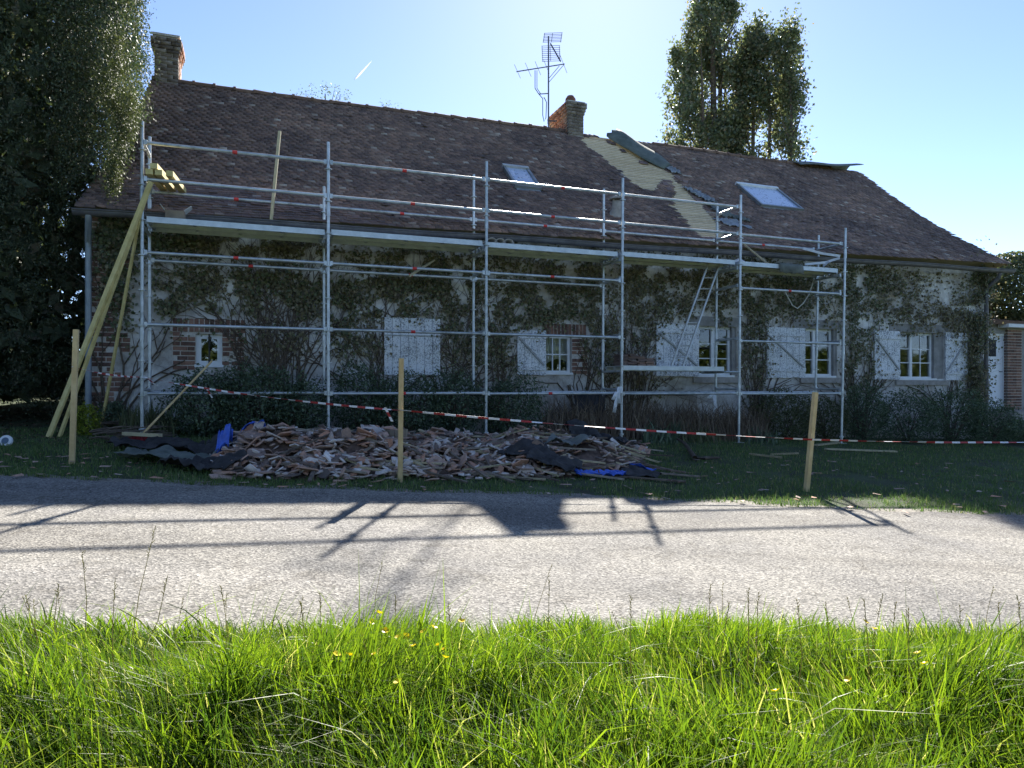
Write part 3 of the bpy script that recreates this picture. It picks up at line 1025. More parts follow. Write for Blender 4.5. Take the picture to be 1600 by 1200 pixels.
# ------------------------------------------------------------------ windows, shutters
def window(key, cols, rows, frame=0.055, inset=0.1, right=None, curtain=False, bar=False, sill=True):
    a, b, z0, z1 = OPEN[key]
    if right:
        b = right
    w = WW + inset
    q = MB('H')
    q.box((a, w, z0), (a + frame, w + .06, z1)).box((b - frame, w, z0), (b, w + .06, z1))
    q.box((a + frame, w + .001, z0), (b - frame, w + .059, z0 + frame)).box((a + frame, w + .001, z1 - frame), (b - frame, w + .059, z1))
    if len(cols) > 1:
        for c in cols[:-1]:
            m = a + (b - a) * c[1]
            q.box((m - .04, w - .012, z0 + frame), (m + .04, w + .05, z1 - frame))
    win = q.build('window', 'window_white', house)
    for (f0, f1, n) in cols:
        x0 = a + (b - a) * f0 + (frame if f0 == 0 else .04)
        x1 = a + (b - a) * f1 - (frame if f1 == 1 else .04)
        for i in range(n):
            for j in range(rows):
                p0, p1 = x0 + (x1 - x0) * i / n, x0 + (x1 - x0) * (i + 1) / n
                q0, q1 = z0 + frame + (z1 - z0 - 2 * frame) * j / rows, z0 + frame + (z1 - z0 - 2 * frame) * (j + 1) / rows
                MB('H').box((p0, w + .025, q0), (p1, w + .031, q1)).build('pane', 'glass', win)
        for i in range(1, n):
            m = x0 + (x1 - x0) * i / n
            MB('H').box((m - .011, w + .012, z0 + frame), (m + .011, w + .044, z1 - frame)).build('glazing_bar', 'window_white', win)
        for j in range(1, rows):
            m = z0 + frame + (z1 - z0 - 2 * frame) * j / rows
            MB('H').box((x0, w + .014, m - .011), (x1, w + .042, m + .011)).build('glazing_bar', 'window_white', win)
    if sill:
        MB('H').box((a - .02, WW - .03, z0 - .03), (b + .02, w + .002, z0 + .012)).build('sill', 'window_white', win)
    if curtain:
        V, F = [], []
        for i in range(41):
            u = a + (b - a) * i / 40
            lo = z0 + 0.16 + 0.12 * abs(math.sin(i / 40 * math.pi * 1.0 - .5))
            V += [(u, w + .14 + .018 * math.sin(i * 1.1), lo), (u, w + .14 + .018 * math.sin(i * 1.1), z1)]
        for i in range(40):
            F.append((2 * i, 2 * i + 2, 2 * i + 3, 2 * i + 1))
        np_obj('curtain', Hn(np.array(V)), np.array(F), 'curtain', win, smooth=True)
    if bar:
        m = (a + b) / 2
        MB('H').tube((m, WW + .04, z0), (m, WW + .04, z1), .012).build('iron_bar', 'cable_black', win)
    return win

def shutter(px0, px1, py0, py1, brace=1, n=6, w=WW - 0.035, hinge_line=None, tilt=0.0):
    a, b, z0, z1 = ubox(px0, px1, py0, py1, w)
    sh = MB('H').box((a + .004, w + .004, z0 + .004), (b - .004, w + .022, z1 - .004)).build('shutter', 'worn_white', house)
    for i in range(n):
        x0, x1 = a + (b - a) * i / n + .005, a + (b - a) * (i + 1) / n - .005
        MB('H').box((x0, w - .012 + random.uniform(-.003, .003), z0 + random.uniform(-.008, .008)), (x1, w + .006, z1)).build('plank', 'worn_white', sh)
    if brace:
        hh = z1 - z0
        zl, zu = z0 + hh * .16, z0 + hh * .87
        for zz in (zl, zu):
            MB('H').box((a + .01, w - .036, zz - .045), (b - .01, w - .0125, zz + .045)).build('ledge', 'worn_white', sh)
        x0, x1 = (a + .05, b - .05) if brace > 0 else (b - .05, a + .05)
        MB('H').bar((x0, w - .027, zu - .05), (x1, w - .027, zl + .05), .022, .034, up=(0, 0, 1)).build('brace', 'shutter_brace', sh)
    return sh

def make_windows():
    window('small', [(0, 1, 1)], 1, frame=.075, inset=.06, bar=True)
    window('curtained', [(0, 1, 3)], 2, frame=.05, inset=.08, curtain=True)
    a, b, _, _ = OPEN['ladder']
    window('ladder', [(0, .5, 1), (.5, 1, 1)], 3, right=a + (b - a) * .9)
    a, b, _, _ = OPEN['bay']
    window('bay', [(0, .42, 1), (.42, 1, 1)], 3, right=a + (b - a) * .92)
    a, b, _, _ = OPEN['end']
    window('end', [(0, .42, 1), (.42, 1, 2)], 3, right=a + (b - a) * .8)
    for key in ('ladder', 'bay', 'end'):           # stone sills and concrete lintels
        a, b, z0, z1 = OPEN[key]
        MB('H').box((a - .12, WW - .05, z0 - .15), (b + .1, WW + .02, z0 - .035)).build('stone_sill', 'concrete', house)
        bb = a + (b - a) * {'ladder': .9, 'bay': .92, 'end': .8}[key]
        MB('H').box((bb, WW + .03, z0 + .001), (b - .001, WW + .2, z1 - .001)).build('jamb', 'grey_render', house)
        MB('H').box((a - .3, WW - .012, z1 + .004), (b + .12, WW + .03, z1 + .2)).build('lintel', 'grey_render', house)
    sh = shutter(600, 688, 497, 586, brace=0, n=7)
    a, b, z0, z1 = ubox(600, 688, 497, 586, WW - .035)
    MB('H').box((a, WW - .062, z0 + (z1 - z0) * .68), (b, WW - .048, z0 + (z1 - z0) * .7)).build('rail_joint', 'shutter_brace', sh)
    shutter(808, 853, 516, 586, 1, 4)
    shutter(1025, 1092, 507, 588, 1, 6)
    shutter(1198, 1258, 512, 590, 1, 6)
    shutter(1366, 1406, 517, 593, 1, 4)
    shutter(1477, 1511, 520, 594, -1, 4)
make_windows()

# ------------------------------------------------------------------ chimneys
def chimney(name, u0, u1, w0, w1, z0, z1, m_front, m_side, pots, crown=3):
    core = MB('H').box((u0 + .012, w0 + .012, z0), (u1 - .012, w1 - .012, z1 - .02)).build(name, 'mortar', house)
    fr, si = [], []
    fq = [(0, 1, 2, 3), (4, 5, 6, 7), (0, 1, 5, 4), (1, 2, 6, 5), (2, 3, 7, 6), (3, 0, 4, 7)]
    z, r = z0 + .04, 0
    rows = int((z1 - z0) / .075)
    front, side = MB('H'), MB('H')
    while r < rows:
        out = max(0, r - (rows - crown - 1)) * .022
        if r == rows - 1:
            out -= .02
        a, b, c, d = u0 - out, u1 + out, w0 - out, w1 + out
        n = max(1, round((b - a) / .22))
        off = (r % 2) * .5
        for face, (lo, hi) in ((front, (a, b)), (side, (c + .1, d - .1))):
            n = max(1, round((hi - lo) / .22))
            cuts = sorted({lo, hi} | {lo + (hi - lo) * (k + off) / n for k in range(n + 1) if 0.02 < (k + off) / n < .98})
            for k in range(len(cuts) - 1):
                x0, x1 = cuts[k] + .006, cuts[k + 1] - .006
                j = random.uniform(0, .006)
                if face is front:
                    face.box((x0, c - j, z - .032), (x1, c + .1, z + .032)).box((x0, d - .1, z - .032), (x1, d + j, z + .032))
                else:
                    face.box((a - j, x0, z - .031), (a + .1, x1, z + .031)).box((b - .1, x0, z - .031), (b + j, x1, z + .031))
        z += .075
        r += 1
    def brk(mb, mat):
        V, F = np.array(mb.v), np.array(mb.f)
        o = np_obj('brickwork', Hn(V), F, mat, core, np.repeat(rng.random(len(F) // 6), 6), kind='stuff')
    brk(front, m_front)
    brk(side, m_side)
    MB('H').box((u0 - .03, w0 - .03, z1 - .02), (u1 + .03, w1 + .03, z1 + .025)).build('cap', 'mortar', core)
    # cement fillet at the foot
    for (k, (uu, ww, rr, hh)) in enumerate(pots):
        MB('H').path([(uu, ww, z1 + .02), (uu, ww, z1 + hh * .7), (uu, ww, z1 + hh)], [rr, rr * .95, rr * .6], 12).build('chimney_pot', 'chimney_brick_red', core, True)

def make_chimneys():
    ua, z_b = hp(241, 122, 5.1)
    ub, _ = hp(279, 122, 5.1)
    _, zt = hp(260, 56, 5.1)
    chimney('chimney_stack', ua, ub, 5.08, 5.75, z_b - .5, zt, 'chimney_brick_grey', 'chimney_brick_red', [], 4)
    ua, z_b = hp(888, 214, 5.0)
    ub, _ = hp(912, 214, 5.0)
    _, zt = hp(900, 160, 5.0)
    chimney('chimney_stack', ua, ub, 5.0, 6.15, z_b - .6, zt, 'chimney_brick_grey', 'chimney_brick_red', [((ua + ub) / 2 - .04, 5.25, .14, .25)], 4)
make_chimneys()

# ------------------------------------------------------------------ annexe with the door at the far right
def make_annexe():
    wA = 1.75
    ua = U1 + 0.02
    a, b, z0, z1 = ubox(1540, 1573, 521, 640, wA)
    an = thing('annexe', 'low side building with white door beside brick pier at right edge', 'outbuilding', H(U1 + 2, wA + 2, -1.3), TH)
    mb = MB('H')
    uR, zt = 24.0, 1.75
    mb.add([(ua, wA, -2.4), (a, wA, -2.4), (a, wA, zt), (ua, wA, zt)], [(0, 1, 2, 3)])
    mb.add([(b, wA, -2.4), (uR, wA, -2.4), (uR, wA, zt), (b, wA, zt)], [(0, 1, 2, 3)])
    mb.add([(a, wA, z1), (b, wA, z1), (b, wA, zt), (a, wA, zt)], [(0, 1, 2, 3)])
    mb.add([(a, wA, -2.4), (b, wA, -2.4), (b, wA, z0), (a, wA, z0)], [(0, 1, 2, 3)])
    mb.add([(uR, wA, -2.4), (uR, wA + 4, -2.4), (uR, wA + 4, 2.6), (uR, wA, zt)], [(0, 1, 2, 3)])
    mb.add([(ua, wA + 4, -2.4), (uR, wA + 4, -2.4), (uR, wA + 4, 2.6), (ua, wA + 4, 2.6)], [(3, 2, 1, 0)])
    mb.build('wall', 'grey_render', an)
    q = MB('H')
    q.add([(ua, wA - .25, zt - .02), (uR + .2, wA - .25, zt - .02), (uR + .2, wA + 4.2, 2.62), (ua, wA + 4.2, 2.62)], [(0, 1, 2, 3)])
    o = q.build('roof', 'ridge_tile', an)
    o.modifiers.new('thickness', 'SOLIDIFY').thickness = .1
    d = MB('H').box((a + .05, wA + .08, z0), (b - .05, wA + .13, z1 - .05)).build('door', 'door_white', an)
    MB('H').box((a, wA + .03, z0), (a + .055, wA + .14, z1)).box((b - .055, wA + .03, z0), (b, wA + .14, z1)).box((a + .055, wA + .031, z1 - .055), (b - .055, wA + .139, z1)).build('door_frame', 'window_white', an)
    zh = z1 - (z1 - z0) * .3
    MB('H').box((a + .1, wA + .07, zh), (a + (b - a) * .62, wA + .079, z1 - .16)).build('pane', 'felt_dark', d)
    for k in range(2):
        zz0, zz1 = z0 + .12 + k * .62, z0 + .62 + k * .62
        MB('H').box((a + .12, wA + .066, zz0), (b - .14, wA + .079, zz1)).build('door_panel', 'door_white', d)
    MB('H').path([(b - .1, wA + .05, (z0 + z1) / 2), (b - .2, wA + .05, (z0 + z1) / 2)], .014, 8).build('door_handle', 'zinc', d)
    # brick pier
    p0, p1, _, _ = ubox(1574, 1597, 500, 640, wA - .06)
    pier = MB('H').box((p0, wA - .06, z0 - .25), (p1, wA - .004, z1 + .12)).build('brick_pier', 'mortar', an)
    z, r = z0 - .2, 0
    base = FR[an.name][0].z
    while z < z1 + .1:
        u = p0
        for w_ in ((.21, .1, .21) if r % 2 else (.1, .21, .21)):
            if u + w_ > p1 + .03:
                w_ = max(.05, p1 - u)
            o = bpy.data.objects.new('brick', BM if w_ > .15 else BH)
            COL.objects.link(o)
            o.parent = pier
            o.location = (u + w_ / 2 - (U1 + 2), wA - .072 - (wA + 2), z + CAMZ - base)
            u += w_ + .012
            if u > p1 - .04:
                break
        z += .0765
        r += 1
    MB('H').box((a - .1, wA - .75, z0 - .22), (p1 + .4, wA - .08, z0 - .02)).build('door_step', 'concrete', an)
    MB('H').box((a - .2, wA - 1.1, z0 - .42), (p1 + .6, wA - .08, z0 - .222)).build('door_step', 'concrete', an)
    MB('H').box((p0 - .3, wA - .3, z1 + .15), (p1 + .5, wA - .02, z1 + .24)).build('canopy_edge', 'window_white', an)
make_annexe()

# ------------------------------------------------------------------ scaffold
ZS = -0.95
scaf = thing('scaffold', 'galvanised steel tube scaffold with decks and guard rails along the house front', 'scaffold', H(0, 0, ZS), TH)
SL = lambda u, w, z: Vector((u, w, z - ZS))
SW = 0.73
def gz(u, w):                                  # ground height over the eye at house coordinates
    p = H(u, w, 0)
    return float(G(p.x, p.y)) - CAMZ

def make_scaffold():
    tops_o = [3.77, 3.79, 3.78, 3.77, 3.71, 3.28]
    tops_i = [3.8, 3.3, 3.77, 3.77, 3.73, 3.28]
    LEAN = [0, 0, .01, .03, .05, .11]
    def standard(u, w, zt, lean):
        g = gz(u, w) + 0.004
        q = MB('H')
        q.path([(u, w, g + .06), (u + lean * .5, w, (g + zt) / 2), (u + lean, w, zt)], .0245, 12)
        z = -0.13
        while z < zt - .1:                     # rosettes
            k = (z - g) / (zt - g)
            q.path([(u + lean * k, w, z - .006), (u + lean * k, w, z + .006)], .056, 8)
            z += .5
        for z in (-.13 + .87, -.13 + 2.87):
            if z < zt:                         # spigot joint collars
                k = (z - g) / (zt - g)
                q.path([(u + lean * k, w, z - .09), (u + lean * k, w, z + .09)], .031, 10)
        s = q.build('standard', 'galvanised', scaf, True)
        b = MB('H')
        b.box((u - .075, w - .075, g), (u + .075, w + .075, g + .008))
        b.path([(u, w, g + .008), (u, w, g + .22)], .019, 8)
        b.path([(u, w, g + .12), (u, w, g + .15)], .045, 8)
        b.build('base_jack', 'galvanised', s, False)
        return s
    for i in range(6):
        standard(i * BAY, 0, tops_o[i], LEAN[i])
        standard(i * BAY, SW, tops_i[i], LEAN[i])
    def tube_mesh(name, d, L):
        q = MB()
        d = Vector(d)
        q.path([d * .03, d * (L - .03)], .0242, 10)
        for e in (.045, L - .045):             # wedge heads
            q.box(tuple(d * e - Vector((.022, .022, .03))), tuple(d * e + Vector((.022, .022, .035))))
        me = q.mesh(name, None, True)
        me.materials.append(M['galvanised'])
        return me
    LM = tube_mesh('ledger', (1, 0, 0), BAY)
    TM = tube_mesh('transom', (0, 1, 0), SW)
    PB = MB().path([(0, 0, 0), (.07, 0, 0)], .0255, 10).mesh('paint_band', None, True)
    PB.materials.append(M['red_paint'])
    def piece(name, me, u, w, z, du=0.0, dz=0.0, band=False):
        o = bpy.data.objects.new(name, me)
        COL.objects.link(o)
        o.parent = scaf
        o.location = SL(u, w, z)
        if dz:
            o.rotation_euler = (0, -math.atan2(dz, BAY), 0)
        if band:
            p = bpy.data.objects.new('paint_band', PB)
            COL.objects.link(p)
            p.parent = o
            p.location = (BAY * random.uniform(.44, .55), 0, 0)
    Z0, Z1, Z2, Z3, Z4 = -.1, .885, 1.91, 2.955, 3.475
    for i in range(5):
        piece('ledger', LM, i * BAY, 0, Z0 - .01 * i, band=i in (1, 2))
        piece('ledger', LM, i * BAY, SW, Z0 + .02 - .01 * i)
        if i != 3:
            piece('ledger', LM, i * BAY, 0, Z1, band=i == 1)
            piece('ledger', LM, i * BAY, 0, Z2, band=True)
        if i < 3:
            piece('ledger', LM, i * BAY, SW, Z2 + .01, band=i in (0, 1))
        piece('guard_rail', LM, i * BAY, 0, Z3 - .01 * (i == 4), band=i in (1, 2))
        piece('guard_rail', LM, i * BAY, SW, Z3 + .01, band=i != 3)
        if i < 4:
            piece('guard_rail', LM, i * BAY, 0, Z4, band=i in (0, 1, 2))
    for i in range(6):
        for z in (Z0 + .05, Z1 + .05, Z2 + .05, 2.30):
            piece('transom', TM, i * BAY, 0, z)
    for i, zz in ((0, (Z3 + .03, Z4 + .03)), (4, (Z3 + .03, Z4 + .03)), (5, (Z3,))):
        for z in zz:
            piece('transom', TM, i * BAY + (.05 if i > 3 else 0), 0, z)
    # deck planks
    for i in range(5):
        for (w0, w1) in ((.045, .365), (.38, .70)):
            a, b = i * BAY + .05, (i + 1) * BAY - .05
            z = 2.44 + (.012 if i % 2 else 0)
            q = MB('H')
            q.box((a, w0, z - .012), (b, w1, z))                                   # tread
            q.box((a, w0, z - .085), (b, w0 + .012, z - .012)).box((a, w1 - .012, z - .085), (b, w1, z - .012))
            q.box((a, w0 + .012, z - .075), (a + .05, w1 - .012, z - .012)).box((b - .05, w0 + .012, z - .075), (b, w1 - .012, z - .012))
            for k in range(1, 4):
                c = a + (b - a) * k / 4
                q.box((c - .02, w0 + .012, z - .05), (c + .02, w1 - .012, z - .012))
            d = q.build('deck_plank', 'deck_steel', scaf)
            if i >= 3:
                MB('H').box((a + .06, w0 + .014, z - .03), (b - .06, w1 - .014, z - .0125)).build('plywood_panel', 'deck_ply', d)
            h = MB('H')
            for e in (a - .03, b + .03):
                for ww in (w0 + .06, w1 - .06):
                    h.box((min(e, a if e < a else b), ww - .02, z - .1), (max(e, a if e < a else b), ww + .02, z - .045))
            h.build('deck_hook', 'galvanised', d)
    # half-height landing below the ladder
    u0 = 3 * BAY
    for (w0, w1) in ((.05, .36), (.38, .69)):
        q = MB('H')
        q.box((u0 + .05, w0, .37), (u0 + BAY - .3, w1, .382)).box((u0 + .05, w0, .30), (u0 + BAY - .3, w0 + .012, .37)).box((u0 + .05, w1 - .012, .30), (u0 + BAY - .3, w1, .37))
        q.build('landing_plank', 'deck_steel', scaf)
    for u in (u0, u0 + BAY - .32):
        q = MB('H').tube((u, 0, .28), (u, SW, .28), .022)
        if u > u0:
            q.tube((u, 0.0, .28), (u0 + BAY, 0, .28), .022).tube((u, SW, .28), (u0 + BAY, SW, .28), .022)
        q.build('landing_bearer', 'galvanised', scaf, True)
make_scaffold()

# ------------------------------------------------------------------ things on and around the scaffold
def ribbon(name, mat, pts, wid, label, cat, side=(0, 0, 1), group=None, build=True):
    pts = [Vector(p) for p in pts]
    P = []
    for i, p in enumerate(pts):
        s = Vector(side) * wid / 2
        P.append([p - s, p + s])
    o = sheet(name, mat, P, None, 0.004)
    return tag(o, label, cat, group)

def lean_point(px, py, w):
    u, z = hp(px, py, w)
    return H(u, w, z)

def make_scaffold_items():
    # long timbers leaning on the first standard
    for (pf, pt, wt, a, b, lab) in [((76, 684), (234, 289), -.09, .062, .04, 'long yellow timber board leaning on the scaffold end, the left and thickest one'),
                                    ((93, 684), (231, 300), -.04, .035, .045, 'yellow timber batten close behind the thick leaning board'),
                                    ((157, 664), (219, 334), -.05, .035, .03, 'thin yellow batten leaning steeply on the scaffold post, in front of the brick corner')]:
        f = gp(*pf)
        if pf[0] > 150:
            fu = hp(pf[0], pf[1], .7)[0]
            f = H(fu, .7, gz(fu, .7))
        t = lean_point(pt[0], pt[1], wt)
        q = MB()
        d = (t - f).normalized()
        q.bar(f + Vector((0, 0, .01)), t + d * .05, a, b, up=(0, -1, .3))
        tag(q.build('timber_board', 'fresh_timber'), lab, 'timber', 'timbers leaning on the scaffold end')
    # beams resting on the guard rails
    for k, (u, z, L, lab) in enumerate([(.1, 3.045, 1.06, 'short yellow beam on the rails, leftmost of the stack at scaffold end'), (.22, 3.045, 1.0, 'short yellow beam in the middle of the stack on the rails'),
                                   (.36, 3.045, 1.04, 'short yellow beam at the right of the stack on the rails'), (.16, 3.13, .8, 'short yellow beam laid on top of the others on the rails')]):
        q = MB('H')
        dz = .03 if k < 3 else .02
        q.bar((u, -.09, z), (u + .08, -.09 + L, z + dz), .095, .075)
        tag(q.build('timber_beam', 'fresh_timber'), lab, 'timber', 'yellow beams on the rails')
    # cardboard box
    u, z = hp(258, 336, .3)
    u1, _ = hp(288, 336, .3)
    z = 2.442
    bx = thing('cardboard_box', 'open brown cardboard box with raised flaps on the left scaffold deck', 'box', H((u + u1) / 2, .42, z), TH)
    w0, w1, hh = .3, .56, .17
    MB('H').box((u, w0, z), (u1, w0 + .006, z + hh)).box((u, w1 - .006, z), (u1, w1, z + hh)).box((u, w0 + .006, z), (u + .006, w1 - .006, z + hh)).box((u1 - .006, w0 + .006, z), (u1, w1 - .006, z + hh)).box((u + .006, w0 + .006, z), (u1 - .006, w1 - .006, z + .006)).build('carton', 'card_brown', bx)
    for (a, b) in ((u, -.07), (u1 - .006, .1)):
        q = MB('H')
        q.add([(a, w0, z + hh), (a, w1, z + hh), (a + b, w1 - .03, z + hh + .09), (a + b, w0 + .03, z + hh + .09)], [(0, 1, 2, 3)])
        o = q.build('flap', 'curtain', bx)
        o.modifiers.new('thickness', 'SOLIDIFY').thickness = .006
    # pale pole on the deck
    a = lean_point(422, 345, .6)
    b = lean_point(437, 205, .85)
    a.z = CAMZ + 2.445
    tag(MB().bar(a, b, .045, .03, up=(0, -1, 0)).build('wooden_pole', 'pale_lath'), 'pale upright wooden batten standing on the deck against the left roof', 'timber')
    # stick lying over the rails under the deck
    a, b = lean_point(640, 431, -.03), lean_point(679, 406, .79)
    tag(MB().bar(a, b, .03, .03).build('wooden_stick', 'pale_lath'), 'short broken stick lying across the rails under the deck', 'stick')
    # curved clay tiles on the deck
    for k, px in enumerate((766, 779, 792)):
        u, _ = hp(px, 372, .2)
        q = MB('H')
        P = []
        for i in range(2):
            P.append([H(u + .085 * math.cos(math.pi * j / 8), .1 + i * .45, 2.447 + .075 * math.sin(math.pi * j / 8)) for j in range(9)])
        o = sheet('ridge_clay_tile', 'concrete', P, None, .014)
        tag(o, ['leftmost of the three half-round tiles on the deck', 'middle one of the three half-round tiles on the deck', 'rightmost of the three half-round tiles on the deck'][k], 'tile', 'half-round tiles on the deck')
    # slanting pale lath in the right bay
    a, b = lean_point(1163, 382, .72), lean_point(1200, 408, .2)
    b.z = CAMZ + 2.46
    tag(MB().bar(b, a, .05, .025).build('wooden_lath', 'pale_lath'), 'pale lath sloping down to the deck in the right bay', 'timber')
    # pale membrane scrap by the fourth post
    (u, z) = hp(1146, 382, .5)
    P = []
    for i in range(8):
        row = []
        for j in range(6):
            a_, b_ = i / 7, j / 5
            row.append(H(u - .22 + .42 * a_, .3 + .3 * b_, 2.455 + .07 * abs(mnoise.noise(Vector((a_ * 3, b_ * 3, 1)))) + .16 * a_ ** 2 * b_))
        P.append(row)
    tag(sheet('membrane_scrap', 'white_plastic', P, None, .005), 'crumpled white membrane scrap on the deck by the fourth post', 'scrap')
    # dark felt over the deck edge
    ua, ub = hp(1219, 0, 0)[0], hp(1256, 0, 0)[0]
    P = []
    for i in range(9):
        u = ua + (ub - ua) * i / 8
        row = [H(u, .5, 2.462), H(u, .3, 2.475), H(u, .1, 2.472), H(u, .025, 2.462), H(u + .01, .016, 2.40), H(u + .01 * math.sin(i), .012, 2.27 + .02 * math.sin(i * 2.2))]
        P.append(row)
    tag(sheet('felt_sheet', 'felt_grey', P, None, .006), 'dark roofing felt hanging over the deck edge in the right bay', 'felt')
    # loose white straps on the last post
    cu, cz = 5 * BAY + .06, 2.66
    strap_paths = [[(1313, 400), (1285, 396), (1255, 388)], [(1312, 403), (1290, 410), (1258, 413)], [(1296, 408), (1286, 416)]]
    st = thing('white_strap', 'white plastic straps knotted to the last scaffold post', 'strap', lean_point(1313, 402, .02), 0)
    for ps in strap_paths:
        q = MB()
        pts = [lean_point(p[0], p[1], .03 + .3 * k) for k, p in enumerate(ps)]
        for k in range(len(pts) - 1):
            q.bar(pts[k], pts[k + 1], .006, .05)
        q.build('strap', 'white_plastic', st)
    # hanging cable loop
    pts = []
    for (px, py) in [(1272, 426), (1269, 445), (1264, 460), (1255, 474), (1246, 482), (1238, 477), (1232, 466), (1227, 456)]:
        pts.append(lean_point(px, py, .76))
    pts[0].z = CAMZ + 2.36
    tag(MB().path(pts, .012, 6).build('cable', 'cable_white', None, True), 'pale cable hanging in a loop below the right deck', 'cable')
    # ladder
    ld = thing('ladder', 'aluminium ladder leaning from the landing plank up to the right deck', 'ladder', lean_point(1062, 566, .4), 0)
    a0, a1 = lean_point(1049, 566, .30), lean_point(1108, 408, .36)
    b0, b1 = lean_point(1067, 568, .30), lean_point(1126, 408, .36)
    for p in (a0, b0):
        p.z = CAMZ + .385
    for (p0, p1) in ((a0, a1), (b0, b1)):
        MB().bar(p0, p1, .03, .06, up=(0, -1, 0)).build('stile', 'ladder_alu', ld)
    for k in range(9):
        f = (k + .8) / 9.3
        MB().tube(a0.lerp(a1, f), b0.lerp(b1, f), .013, 8).build('rung', 'ladder_alu', ld, True)
    # roof tiles stacked on the landing
    u0 = 3 * BAY + .1
    shared = MB().box((-.085, -.12, 0), (.085, .12, .016)).mesh('stacked_tile')
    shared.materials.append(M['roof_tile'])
    z0 = .384
    for c in range(4):
        n = (11, 12, 10, 8)[c]
        for k in range(n):
            o = bpy.data.objects.new('stacked_tile', shared)
            COL.objects.link(o)
            o.location = H(u0 + .02 + c * .19 + random.gauss(0, .012), .24 + random.gauss(0, .012), z0 + k * .0185)
            o.rotation_euler = (random.gauss(0, .015), random.gauss(0, .02), TH + random.gauss(0, .12))
            nm = ('first stack from the fourth post', 'second stack from the fourth post', 'third stack from the fourth post', 'last stack, nearest the ladder')[c]
            tag(o, 'old roof tile on the low landing plank, in the ' + nm, 'tile', 'tiles of the ' + nm)
    # rags tied to standards
    def rag(px, py, w, paths, lab):
        r = thing('plastic_rag', lab, 'rag', lean_point(px, py, w), 0)
        q = MB()
        q.path([lean_point(px, py - 6, w), lean_point(px, py + 4, w)], .05, 8)
        q.build('knot', 'white_plastic', r, True)
        for ps in paths:
            P = [[lean_point(x - 2, y, w - .05), lean_point(x + 3, y + 1, w - .07 + .02 * k)] for k, (x, y) in enumerate(ps)]
            sheet('tail', 'white_plastic', P, r, .004)
    rag(968, 610, -.03, [[(968, 606), (964, 618), (961, 632), (959, 644)], [(966, 606), (966, 616), (967, 630)], [(963, 612), (957, 624)]], 'white plastic rag knotted round the fourth front post')
    rag(1113, 618, SW - .03, [[(1115, 616), (1117, 632), (1116, 645), (1113, 660)], [(1112, 616), (1106, 622)]], 'white torn plastic tied to the inner post beside the ladder window')
make_scaffold_items()

# ------------------------------------------------------------------ antenna
def make_antenna():
    wA = 5.25
    u, z = hp(857, 205, wA)
    an = thing('television_antenna', 'rooftop television antenna mast with long boom beside the red chimney', 'antenna', H(u, wA, z - .3), 0)
    d0 = H(u, wA, 0).y
    A = lambda px, py, dd=0: at(px, py, d0 + dd)
    MB().tube(A(857, 222), A(857, 57), .02, 10).build('mast', 'antenna_metal', an, True)
    b0, b1 = A(807, 112, -.25), A(882, 100, .2)
    bm = MB().bar(b0, b1, .022, .022).build('boom', 'antenna_metal', an)
    for k in (.02, .24, .44, .62, .98):
        c = b0.lerp(b1, k)
        L = .5 if k > .9 else .38
        e = Vector((.42, .7, -.62)).normalized()
        MB().tube(c - e * L / 2, c + e * L / 2, .006, 6).build('element', 'antenna_metal', bm)
    for (p, q) in (((882, 100), (858, 128)), ((874, 103), (858, 122))):
        MB().tube(A(*p, .2), A(*q), .008, 6).build('stay', 'antenna_metal', an)
    # corner reflector antenna
    ub = MB().bar(A(860, 68), A(876, 96, -.35), .02, .03).build('upper_boom', 'antenna_metal', an)
    for (y0, y1, x0, x1, n, lean) in ((52, 66, 848, 877, 7, .35), (72, 96, 847, 876, 9, .3)):
        q = MB()
        for k in range(n):
            f = k / (n - 1)
            py = y0 + (y1 - y0) * f
            s = (1 - f) * (2 if y0 < 60 else -1)
            q.tube(A(x0 + s, py, lean * (1 - f) if y0 < 60 else lean * f), A(x1 + s, py - 1, lean * (1 - f) if y0 < 60 else lean * f), .006, 6)
        for x in (x0 + 1, (x0 + x1) / 2 - 1, x1 - 1):
            q.tube(A(x + (2 if y0 < 60 else -1), y0, lean if y0 < 60 else 0), A(x, y1, 0 if y0 < 60 else lean), .007, 6)
        q.build('reflector_grid', 'antenna_metal', an)
    q = MB().path([A(836, 110), A(836, 138), A(842, 147), A(848, 154), A(848, 180), A(850, 190), A(853, 184), A(854, 160), A(850, 152)], .011, 6)
    q.build('cable', 'cable_black', an, True)
    MB().path([A(839, 110), A(839, 138), A(845, 147)], .009, 6).build('cable', 'cable_black', an, True)
    MB().bar(A(842, 147), A(858, 146), .02, .02).build('bracket', 'antenna_metal', an)
    MB().bar(A(856, 189), A(869, 189, .2), .03, .03).build('bracket', 'antenna_metal', an)
make_antenna()

# ------------------------------------------------------------------ stakes, tape, small things on the lawn
STK = []
def make_stakes():
    for (pf, pt, lab) in [((112, 725), (119, 515), 'pale wooden stake at the left end of the barrier tape'), ((625, 753), (627, 560), 'pale wooden stake in the middle, in front of the tile rubble'),
                          ((1259, 768), (1274, 613), 'leaning orange-brown wooden stake on the lawn at right')]:
        f = gp(*pf)
        t = at(pt[0], pt[1], f.y + .02)
        q = MB()
        q.bar(f - Vector((0, 0, .08)), t, .05, .05, up=(0.3, -1, 0))
        tag(q.build('wooden_stake', 'stake_wood'), lab, 'stake', 'stakes holding the tape')
        STK.append((f, t))
    f = Vector((9.0, 9.2, float(G(9.0, 9.2))))
    STK.append((f, f + Vector((0, 0, 1.4))))
make_stakes()

